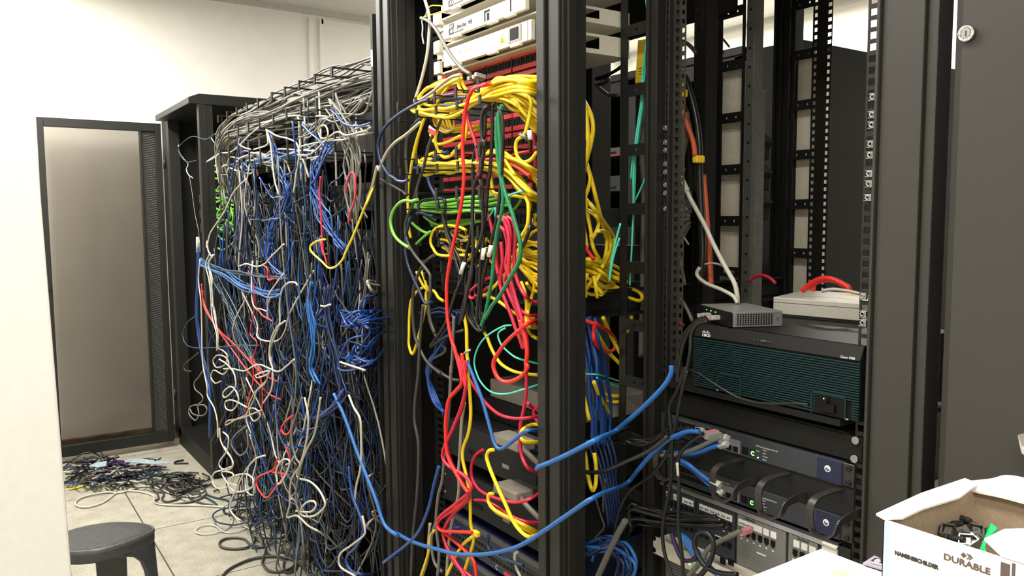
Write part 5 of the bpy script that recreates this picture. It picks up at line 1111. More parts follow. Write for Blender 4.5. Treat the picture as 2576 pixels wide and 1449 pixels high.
# ---------------------------------------------------------------- right of the broad front post: loops, fibres, blue runs
LY = 'yellow cable looping out between the broad front post and the black ladder'
for i, s in enumerate([
 [('V1',[(60,120),(85,170),(120,260),(135,400),(145,560),(130,720),(90,850),(55,1000)])],
 [('V1',[(80,150),(130,240),(175,340),(188,460),(170,580),(140,700),(100,860),(60,1010)])],
 [('V1',[(60,300),(100,400),(135,520),(150,620),(120,740),(80,880)])],
 [('V1',[(60,620),(100,700),(150,840),(160,930),(120,1060),(60,1120)])],
 [('V1',[(130,770),(170,900),(205,1040),(240,1180),(275,1330),(310,1449)]),('V2',[(240,30),(235,150),(200,260),(140,350),(60,450)])],
 [('V1',[(90,950),(120,1080),(100,1240),(60,1400)])],
 [('V1',[(120,1090),(190,1170),(260,1260),(330,1360),(385,1449)]),('V2',[(290,60),(290,130),(255,230)])],
 [('V1',[(140,1190),(210,1240),(240,1300),(220,1380),(180,1449)])],
 [('V1',[(100,1020),(130,1180),(160,1340),(180,1449)]),('V2',[(130,30),(150,130),(190,200)])],
 [('V1',[(90,1050),(95,1250),(120,1449)]),('V2',[(90,20),(105,130)])],
 [('V2',[(180,0),(250,20),(265,120),(230,220),(210,250)])]]):
    run(s, 'yellow', LY, 'yellow loops beside the broad front post', Y=1.075+.012*(i % 5), r=.0045)
LY2 = 'yellow cable of the tangled heap resting on the support rail'
for i, s in enumerate([
 [(50,205),(130,205),(210,230),(280,280),(330,330)],[(50,230),(130,225),(220,270),(290,330),(335,370)],[(50,260),(110,280),(180,310),(250,350),(300,400)],
 [(50,290),(120,340),(200,390),(260,405),(280,390),(230,350),(150,290)],[(50,310),(90,360),(140,390),(210,380)],[(60,460),(120,390),(180,320),(215,230)],
 [(75,330),(85,400),(85,470)],[(150,320),(165,400),(175,470)],[(120,280),(200,330),(280,380),(340,430)],[(200,450),(250,410),(330,410)],[(80,250),(180,260),(260,310),(335,350)],
 [(380,405),(420,410),(470,435),(490,470),(470,492),(420,480),(380,462)]]):
    run([('V2', s)], 'yellow', LY2 if i < 11 else 'yellow cable loop lying on the support rail behind the black ladder', 'yellow heap on the support rail' if i < 11 else None, Y=1.10+.012*(i % 6) if i < 11 else 1.30, r=.0045)
    if i < 11: run([('V2', s)], 'yellow', LY2, 'yellow heap on the support rail', Y=1.11+.012*(i % 6), r=.0045, jit=.010, seed=60+i)
for i in range(9):
    s = [(60+i*9,640-i*4),(75+i*11,760),(95+i*13,900),(110+i*14,1040),(125+i*15,1180),(140+i*14,1330),(150+i*12,1500)]
    run([('V2', s)], 'blue', 'blue cable in the straight run behind the broad front post', 'straight blue run', Y=1.10+.008*(i % 4), r=.0042, jit=.004, seed=300+i)
for i, (s, col, lb, y) in enumerate([
 ([('V2',[(95,630),(180,665),(250,705),(295,760),(305,800),(280,840),(235,850),(190,825),(155,770),(148,710),(165,640)])], 'red', 'bright red cable in a round loop under the support rail', 1.09),
 ([('V2',[(60,60),(100,130),(150,200)])], 'red', 'short red cable entering the yellow heap', 1.1),
 ([('V2',[(150,670),(200,770),(260,860),(335,970)])], 'yellow', 'yellow cable slanting down under the support rail, inner one', 1.10),
 ([('V2',[(215,610),(250,690),(290,780),(320,890)])], 'yellow', 'yellow cable slanting down under the support rail, outer one', 1.105),
 ([('V2',[(60,800),(85,900),(95,1000),(100,1060)])], 'yellow', 'yellow cable beside the straight blue run, upper', 1.12),
 ([('V2',[(150,1060),(200,1180),(270,1300)])], 'yellow', 'yellow cable slanting across the straight blue run, lower', 1.09),
 ([('V2',[(60,1080),(90,1200),(120,1330)])], 'yellow', 'yellow cable beside the straight blue run at its foot', 1.09),
 ([('V2',[(195,1120),(250,1155),(325,1160)])], 'yellow', 'yellow cable curling behind the ladder, upper', 1.2),
 ([('V2',[(200,1170),(250,1200),(325,1200)])], 'yellow', 'yellow cable curling behind the ladder, lower', 1.2),
 ([('V2',[(415,590),(410,650),(385,715)])], 'yellow', 'yellow cable end behind the black ladder below the rail', 1.3),
 ([('V2',[(50,1000),(110,1005),(180,1010),(250,1030),(320,1065)])], 'teal', 'turquoise fibre crossing the straight blue run', 1.08),
 ([('V2',[(170,1030),(230,1060),(320,1110)])], 'teal', 'pale turquoise fibre below the crossing one', 1.085),
 ([('H',[(165,650),(180,750),(190,830),(210,910),(225,925),(240,880),(240,780),(230,700)])], 'yellow', 'yellow cable hanging in a narrow loop beside the broad front post foot', 1.05)]):
    run(s, col, lb, Y=y, r=.002 if col == 'teal' else .0045, name='fibre_cable' if col == 'teal' else 'patch_cable')
LT = 'turquoise fibre in the vertical run behind the black ladder'
for i in range(6):
    o = i*9
    s = [('F',[(722+o,-20),(735+o*.8,80),(742+o*.6,140),(735+o*.9,260),(720+o*.9,400),(700+o*.9,560),(695+o*.4,660),(690+o*.4,740),(680+o*.5,860),(665+o*.5,960),(648+o*.5,1080),(634+o*.5,1190),(618+o*.5,1270),(600+o*.8,1449)])]
    if i > 2: s.append(('G',[(570+o*.5,200),(575+o*.3,330),(573+o*.2,450),(572,600),(562,780),(556,900)]))
    run(s, 'teal', LT, 'vertical turquoise fibres', Y=1.275+.003*(i % 3), r=.0023, name='fibre_cable')
for i, (s, lb) in enumerate([([('G',[(710,-10),(660,120),(600,250),(560,330)])], 'turquoise fibre slanting across the vertical run'),
  ([('G',[(485,430),(450,560),(420,700),(400,860)])], 'turquoise fibre curving down in front of the yellow heap'), ([('G',[(478,540),(445,640),(420,740),(400,870)])], 'second turquoise fibre beside the curving one'),
  ([('Z2',[(1710,450),(1790,380),(1900,320),(2040,285),(2180,275)])], 'turquoise fibre crossing the yellow cables to the broad front post'),
  ([('Z2',[(1535,690),(1590,600),(1645,520),(1650,640)])], 'turquoise fibre end bent in a tight V under the lime bundle'),
  ([('Z3',[(1870,770),(1780,780),(1690,820),(1560,900),(1450,1010),(1380,1150),(1355,1280),(1365,1370)]),('E',[(785,90),(810,150),(860,210),(920,238),(1000,238),(1100,210),(1230,170)])], 'turquoise fibre in a wide arc left of the beige box'.replace('left of','beside')),
  ([('Z3',[(1790,810),(1710,860),(1690,930),(1740,1050),(1850,1160),(1980,1240),(2250,1310)])], 'turquoise fibre swinging behind the bright red loop')]):
    run(s, 'teal', lb, Y=1.285 if i == 0 else 1.11 if i < 3 else .95, r=.0022, name='fibre_cable')
run([('F',[(700,800),(705,900),(705,1050),(700,1180),(698,1320)]),('G',[(660,30),(665,200),(663,330),(660,600),(655,900),(650,1200),(645,1440)])], 'grey', 'grey conduit running straight down behind the black ladder', Y=1.34, r=.008, name='conduit')
tg = [pt('F',x,y,Y=1.30) for x, y in ((660,325),(775,310),(772,650),(637,672))]; t = MB(); t.prism(tg, (0,.002,0)); t = t.build('yellow_card', M['yellow_tag']); tag(t, 'yellow warning card hanging behind the turquoise fibres', 'card')
for y in (555, 578, 602): a, b_ = pt('F',665,y,Y=1.2995), pt('F',762,y,Y=1.2995); B((a.x,b_.x,1.2992,1.30,a.z-.0006,a.z+.0006)).build('printed_line', M['ink'], t)
# bundle right of the ladder
for i, (s, col, lb, r, y) in enumerate([
 ([('V3',[(370,560),(375,720),(350,900),(310,1080),(290,1300),(280,1500)])], 'brown', 'brown flat conduit hanging behind the router rack post', .012, 1.375),
 ([('V3',[(240,290),(290,380),(330,470),(365,600),(420,750),(470,900),(490,1050)])], 'orange', 'orange cable bending down behind the hole rail', .006, 1.36),
 ([('V3',[(585,1300),(600,1449)]),('G',[(1115,60),(1130,250),(1145,450),(1160,650),(1172,900)])], 'orange', 'orange cable hanging straight in front of the rear rails', .0065, 1.42),
 ([('V3',[(300,60),(380,180),(430,330),(480,520),(520,750),(540,1000),(545,1400)]),('G',[(1110,600),(1090,900)])], 'black', 'thick black cable arcing behind the router rack post, outer one', .009, 1.40),
 ([('V3',[(295,130),(350,300),(400,500),(440,700),(480,950),(500,1250),(510,1449)])], 'black', 'thick black cable behind the router rack post, inner one', .011, 1.42),
 ([('V3',[(310,350),(380,420),(410,600),(430,850),(440,1200),(440,1449)])], 'black', 'thick black cable behind the router rack post with the yellow marks', .012, 1.45),
 ([('V3',[(275,860),(320,960),(345,1060),(340,1180),(300,1320),(260,1460)]),('G',[(915,130),(895,230)])], 'cream', 'cream cable twisting down behind the router rack post', .0042, 1.40),
 ([('V3',[(265,1160),(330,1290),(410,1449)]),('G',[(950,80),(1005,215),(1060,320),(1130,450),(1180,560),(1240,680),(1300,790),(1350,880),(1370,960),(1375,1040)])], 'white', 'long white cable slanting down to the small grey switch', .0055, 1.38),
 ([('G',[(1375,1035),(1340,980),(1250,930),(1150,890),(1090,850),(1065,810),(1085,765)])], 'white', 'white cable with a curled end above the small grey switch', .0045, 1.37),
 ([('G',[(1125,740),(1190,730),(1260,750),(1300,780),(1325,800)])], 'cream', 'thin white wire end curling beside the long white cable', .0025, 1.39),
 ([('G',[(875,945),(940,1000),(990,1080),(1030,1170)])], 'grey', 'grey cable running down beside the router rack post to the small switch', .0045, 1.33),
 ([('G',[(905,-10),(950,90),(1005,220)])], 'cream', 'cream cable crossing behind the hole rail', .004, 1.41),
 ([('G',[(890,240),(920,110),(970,10)])], 'cream', 'cream cable crossing the other cream one behind the hole rail', .004, 1.42),
 ([('G',[(1000,170),(945,230),(935,300),(960,340),(1005,370)])], 'grey', 'grey cable coil behind the hole rail, upper turn', .0055, 1.42),
 ([('G',[(1005,210),(965,250),(960,310),(1005,345)])], 'grey', 'grey cable coil behind the hole rail, inner turn', .0055, 1.43),
 ([('G',[(1010,370),(960,370),(930,375),(930,395),(980,405),(1005,385)])], 'grey', 'grey cable coil behind the hole rail, lower turn', .005, 1.41),
 ([('G',[(1005,410),(950,500),(890,610)])], 'grey', 'pale grey strap slanting behind the hole rail, upper', .007, 1.42),
 ([('G',[(1005,440),(940,560),(885,680)])], 'grey', 'pale grey strap slanting behind the hole rail, lower', .006, 1.43),
 ([('G',[(890,400),(940,490),(1005,590)])], 'cream', 'thin cream wire slanting behind the hole rail', .0025, 1.42),
 ([('G',[(925,620),(950,760),(975,900)])], 'grey', 'grey cable hanging low behind the hole rail', .005, 1.45),
 ([('F',[(990,330),(1040,340),(1090,380),(1130,430)])], 'dgrey', 'dark cable arching to the middle post under the ceiling', .005, 1.44),
 ([('F',[(420,490),(470,490),(540,450),(545,520),(430,600),(320,640)])], 'black', 'black cable twisting under the fibre shelves', .005, 1.40),
 ([('F',[(310,680),(380,740),(430,770),(500,770)])], 'grey', 'grey cable end under the fibre shelves', .005, 1.5),
 ([('F',[(330,690),(400,670),(420,630),(350,640)])], 'dgrey', 'dark grey cable curl under the fibre shelves', .005, 1.5),
 ([('F',[(1285,150),(1330,210),(1290,290),(1310,330),(1350,430)])], 'dgrey', 'loose dark wires dangling under the ceiling behind the racks, longer one', .003, 1.75),
 ([('F',[(1290,210),(1310,290),(1350,320),(1400,380)])], 'dgrey', 'loose dark wires dangling under the ceiling behind the racks, shorter one', .003, 1.76),
 ([('S',[(690,195),(740,155),(800,143),(860,165),(912,212)])], 'crimson', 'pink-red cable arching behind the small grey switch', .0045, 1.62),
 ([('S',[(1140,275),(1220,210),(1290,175),(1370,170),(1450,200),(1520,240),(1540,275)])], 'red', 'bright red cable arching over the silver box, outer one', .006, 1.52),
 ([('S',[(1230,275),(1245,215),(1330,185),(1420,190),(1490,230),(1525,272)])], 'red', 'bright red cable arching over the silver box, inner one', .0055, 1.525),
 ([('S',[(1310,275),(1400,262),(1520,275),(1630,300)])], 'white', 'white cable lying across the back of the silver box', .004, 1.50),
 ([('S',[(-60,520),(20,520),(90,540),(135,570)])], 'crimson', 'pink-red cable beside the router rack post behind the ladder', .0045, 1.40)]):
    run(s, col, lb, Y=y, r=r)
sl = [('V3',(285,170),(330,260),1.43),('V3',(300,300),(370,380),1.43),('V3',(505,1050),(565,1130),1.40)]
for (c, a, b_, y), lb in zip(sl, ('yellow wrap on the thick black cables, upper one','yellow wrap on the thick black cables, second one','yellow wrap on the thick black cable beside the beige duct')):
    p, q = pt(c,a[0],a[1],Y=1.372), pt(c,b_[0],b_[1],Y=1.372); tag(B((p.x,q.x,1.358,1.384,q.z,p.z)).build('yellow_wrap', M['yellow_tag'], bevel=.003), lb, 'cable marker')
# black and blue cables in front of the router rack
for i, (s, col, lb, r, y) in enumerate([
 ([('S',[(330,515),(260,530),(200,590),(150,680),(120,780),(100,900),(85,1050)]),('H',[(790,180),(745,300),(690,410),(690,490),(700,580),(690,670),(640,760),(560,850),(450,930),(390,1040),(360,1160),(350,1270),(375,1360),(400,1470)])], 'black', 'black cable from the small grey switch bowing far out over the black bundle', .0042, 1.15),
 ([('S',[(340,530),(250,560),(200,640),(190,780),(170,900),(140,1050)]),('H',[(795,200),(760,340),(730,500),(705,640),(700,800),(690,920),(655,1080),(645,1200),(660,1320),(710,1470)])], 'black', 'black cable from the small grey switch dropping nearly straight', .0042, 1.14),
 ([('S',[(320,500),(230,540),(130,660),(90,800)]),('H',[(740,120),(730,200),(760,260)])], 'black', 'black cable behind the other two from the small grey switch', .0042, 1.17),
 ([('H',[(890,580),(820,630),(760,690),(740,760),(745,900),(742,1050),(745,1180),(760,1300),(775,1470)])], 'black', 'black cable dropping from the upper slate switch past the label strips', .0042, 1.13),
 ([('H',[(770,180),(850,210),(930,260),(1010,310),(1100,360),(1200,390),(1290,400),(1380,400)]),('S',[(1100,1230),(1190,1240)])], 'black', 'thin black cord running along the router grille to its socket', .003, 1.19),
 ([('H',[(440,545,1.25),(380,570,1.15),(280,600),(200,650),(150,720),(150,790),(200,820),(300,805),(420,755),(560,690),(680,600)])], 'black', 'black cable in a wide loop round the broad front post', .0045, 1.02),
 ([('H',[(1100,1440),(1000,1430),(920,1400),(870,1340),(840,1260),(850,1200),(895,1180),(940,1210),(957,1280),(930,1370),(880,1440),(840,1480)])], 'black', 'black cable in a neat round loop in front of the beige converter', .005, 1.12),
 ([('H',[(1120,1175),(1050,1210),(970,1250),(920,1290),(880,1360),(800,1449)])], 'grey', 'grey cable from the chassis switch running down past the round loop', .005, 1.16),
 ([('H',[(420,1110),(380,1180),(330,1280),(290,1370),(250,1460)])], 'grey', 'thick grey cable slanting down at the rack foot', .007, 1.10),
 ([('H',[(240,980),(270,1080),(290,1150),(260,1190),(235,1220)])], 'dgrey', 'thin grey wire hanging beside the broad front post foot', .0022, 1.08),
 ([('H',[(300,860),(285,960),(285,1060)])], 'dgrey', 'thin grey wire beside the blue crossing cable', .0022, 1.08),
 ([('H',[(735,760),(740,840)])], 'white', 'white tag strip on the dropping black cable', .003, 1.125),
 ([('H',[(150,1200),(155,1300),(165,1449)])], 'dgrey', 'thin dark grey rod at the rack foot', .004, 1.12),
 ([('H',[(1010,600),(940,630),(860,670),(780,700),(690,715),(600,715)])], 'grey', 'grey lead plugged into the upper slate switch', .0048, 1.19)]):
    run(s, col, lb, Y=y, r=r, name='power_cable' if col == 'black' else 'patch_cable')
cable(path([('E',[(1240,800),(1190,740),(1185,700)])], Y=.93)[-2:0:-1] + path([('E',[(1200,727),(1280,695),(1400,640),(1584,545)])], Y=.915)  + path([('H',[(350,570),(450,490),(540,410),(620,330),(670,270),(698,215),(700,170)])], Y=1.05), 'sky', 'blue cable slung from the broad front post up to the router rack post', r=.0052)
cable(path([('M3',[(1260,-30),(1330,120),(1390,280),(1450,450),(1530,650),(1600,830),(1670,1030),(1775,1120)])], Y=.80)+path([('E',[(250,1160),(340,1210),(430,1245),(520,1270),(640,1300),(760,1308),(880,1300),(980,1280),(1060,1255),(1140,1215),(1240,1150),(1400,1040),(1584,920)])], Y=.885)+path([('H',[(420,890),(500,800),(560,730),(620,670),(680,620),(740,590),(800,570),(870,570)])], Y=1.12), 'sky', 'long blue cable running low from the tangle across both racks to the upper slate switch', r=.0048)
for i, (s, lb) in enumerate([([(730,610),(790,575),(830,560),(870,565)],'bright blue lead plugged into the upper slate switch beside the pink plug'),([(1015,612),(950,630),(880,660),(800,690),(720,700),(620,690)],'bright blue lead from the upper slate switch, upper of the pair'),
   ([(1015,650),(950,665),(870,695),(800,708),(700,712)],'bright blue lead from the upper slate switch, lower of the pair'),([(985,930),(920,885),(850,820),(790,775),(740,755)],'bright blue lead plugged into the lower slate switch, outer one'),
   ([(970,885),(910,855),(850,810),(800,770),(750,745)],'bright blue lead plugged into the lower slate switch, inner one')]):
    run([('H', s)], 'sky', lb, Y=1.20-.004*i, r=.0052, plug=(0,) if i in (1,2,3,4) else (1,))
a = pt('T',972,1050,Y=1.235); tag(MB().obox(a, Vector((.006,0,0)), Vector((0,.016,0)), Vector((0,0,.0055))).build('pink_plug', M['pinkplug'], bevel=.001), 'pinkish plug of the grey cable in the big chassis switch', 'plug')
t = thing('pink_plug', 'pinkish plug in the upper slate switch beside the blue leads', 'plug', tuple(pt('T',660,180,Y=1.23)))
a = pt('T',660,180,Y=1.23); MB().obox(a, Vector((.0065,0,0)), Vector((0,.02,0)), Vector((0,0,.0055))).build('body', M['pinkplug'], t); MB().obox(a+Vector((.011,-.004,-.001)), Vector((.005,0,0)), Vector((0,.02,0)), Vector((0,0,.005))).build('boot', M['clear'], t)
for i in range(13):
    q = random.Random(330+i); e = i/12
    s = [(960+e*110+q.uniform(-30,10),1085+e*75),(840+e*60,1080+e*65+q.uniform(-15,15)),(720,1065+e*85+q.uniform(-20,20)),(590,1050+e*95+q.uniform(-25,25)),(470+q.uniform(-40,20),1030+e*80+q.uniform(-30,30)),(430+q.uniform(-40,40),1130+e*80)]
    run([('H', s)], 'black', 'black cable in the thick bundle plugged under the label strips', 'thick black bundle', Y=1.19-.006*(i % 5), r=.0045, name='power_cable')
for i in range(9):
    q = random.Random(350+i); e = i/8
    s = [(880-e*180,560-e*30),(760-e*120,570+e*10+q.uniform(-15,15)),(640-e*60,610+q.uniform(-15,25)),(520,640+e*10+q.uniform(-20,20)),(420+q.uniform(-40,30),620+e*40+q.uniform(-20,20))]
    run([('H', s)], 'black', 'black cable plugged into the upper slate switch near the router rack post', 'upper black leads', Y=1.20-.006*(i % 4), r=.0045, name='power_cable')
for i in range(12):
    q = random.Random(370+i)
    s = [(170+q.uniform(-20,120),1300+q.uniform(-60,60)),(280+q.uniform(-40,60),1240+q.uniform(-40,60)),(360+q.uniform(-40,60),1270+q.uniform(-60,60)),(420+q.uniform(-40,60),1360+q.uniform(-60,60)),(380+q.uniform(-90,90),1470+q.uniform(0,60))]
    run([('H', s)], 'sky' if i % 2 else 'navy', 'blue cable in the heap at the foot of the ladder' if i % 2 else 'dark blue cable in the heap at the foot of the ladder', 'blue heap at the ladder foot' if i % 2 else 'dark blue heap at the ladder foot', Y=1.12+.01*(i % 5), r=.0045)
for i in range(4):
    s = [(740+i*14,1180+i*6),(790+i*16,1260+i*4),(850+i*16,1350),(920+i*12,1400+i*5),(1010,1470)]
    run([('H', s)], 'sky', 'blue cable running down behind the round black loop', 'blue cables behind the round loop', Y=1.165+.004*i, r=.0045)
run([('H', [(700,1190),(730,1280),(770,1350),(830,1350),(860,1310)])], 'purple', 'violet cable bowed in front of the beige converter', Y=1.16, r=.0045)
for i in range(6):
    q = random.Random(390+i); s = [(190+i*28,620),(230+i*26,740),(270+i*18,860),(300+i*16,1000),(320+i*14,1150)]
    run([('H', s)], 'navy', 'dark blue cable hanging behind the wide black loop', 'dark blue hang behind the loop', Y=1.15+.01*i, r=.0045)
# ---------------------------------------------------------------- the tangle
XL, XR = -3.43, -2.066
def hang(q, x0, z0, z1, drift=.12, y=(.82,.99), n=7):
    drift *= 1.7; w = q.gauss(0, .05); ph = q.uniform(0, 6)
    y0 = q.uniform(*y); P = []; dx = q.gauss(0, drift)
    for i in range(n):
        f = i/(n-1); P.append((min(-2.05, max(-3.62, x0+dx*f*f+w*math.sin(ph+f*7)*min(1, 3*f)+q.gauss(0, .022)*min(1, 3*f))), y0+q.gauss(0, .03)*f, z0+(z1-z0)*f))
    return P
def droop(q, xa, za, xb, zb, sag, y):
    P = []
    for i in range(7):
        f = i/6; P.append((xa+(xb-xa)*f+q.gauss(0,.010), y+q.gauss(0,.018), za+(zb-za)*f-sag*4*f*(1-f)+q.gauss(0,.010)))
    return P
# grey trunk along the top
for i in range(64):
    q = random.Random(500+i); e_ = ((i*37) % 64)/64; zz = 1.580+.105*e_; yy = .868+.10*((i*17) % 64)/64; P = []; a1, a2, f1, f2 = q.gauss(0,.007), q.gauss(0,.010), q.uniform(0,6), q.uniform(0,6)
    zl = zz-.02
    P += [(-3.435+q.uniform(-.02,.03), yy+.02, zl-.16-q.uniform(0,.09)), (-3.445+q.uniform(-.01,.03), yy, zl-.07), (-3.40+q.uniform(-.02,.02), yy, zl-.01)]
    for k in range(1, 11): f = k/10; P.append((-3.38+f*1.335, yy+.010*math.sin(f*5+f2)+.10*f*f, zz+(.012+.042*e_)*f+a1*math.sin(f*11+f1)+a2*(1+f)*math.sin(f*6+f2)+q.gauss(0,.0025)))
    if i % 6 == 0: P = P[:-q.randint(1, 4)]; P += [(P[-1][0]+.05, P[-1][1]-.01, zz-.06), (P[-1][0]+.08, P[-1][1]-.02, zz-.2)]
    cable(P, 'grey' if i % 6 else 'white', 'grey cable in the thick trunk along the top of the tangled racks' if i % 6 else 'pale cable in the thick trunk along the top of the tangled racks', 'grey top trunk' if i % 6 else 'pale top trunk', r=.0031, n=5)
# upper row of ties: white and blue leads lying in the lower ring manager
for i in range(14):
    q = random.Random(560+i); c = ('white','blue','white','sky','cream')[i % 5]; z = 1.485+q.uniform(-.02,.03); x0 = q.uniform(-3.42,-2.9); x1 = x0+q.uniform(.3,.8)
    P = [(x0-.03,.90,z-.05),(x0,.885,z)]+[(x0+(x1-x0)*k/5, .88+q.gauss(0,.012), z+q.gauss(0,.012)) for k in range(1, 6)]+[(min(x1+.05,-2.07),.88,z-.06)]
    cable(P, c, {'white':'white','blue':'blue','sky':'bright blue','cream':'cream'}[c]+' lead lying in the lower ring manager under the grey trunk', {'white':'white','blue':'blue','sky':'bright blue','cream':'cream'}[c]+' leads under the trunk', r=.0034, n=5)
YM = .85
def mess(s, col, label, group=None, Y=YM, r=.003, jit=0, seed=0): return run(s, col, label, group, Y=Y, r=r*.84, jit=jit, seed=seed, n=6)
# grey vertical bundle near the gap
for i in range(14):
    q = random.Random(580+i); s = [(650+i*3,600),(640+q.uniform(-20,30),760),(620+i*7+q.uniform(-15,15),950),(610+i*8+q.uniform(-20,20),1150),(600+i*9+q.uniform(-30,30),1350),(590+i*10+q.uniform(-40,40),1520)]
    mess([('M1', s)], 'grey', 'grey cable in the straight bundle hanging at the end of the trunk', 'straight grey bundle', Y=.90+.004*(i % 4), r=.003)
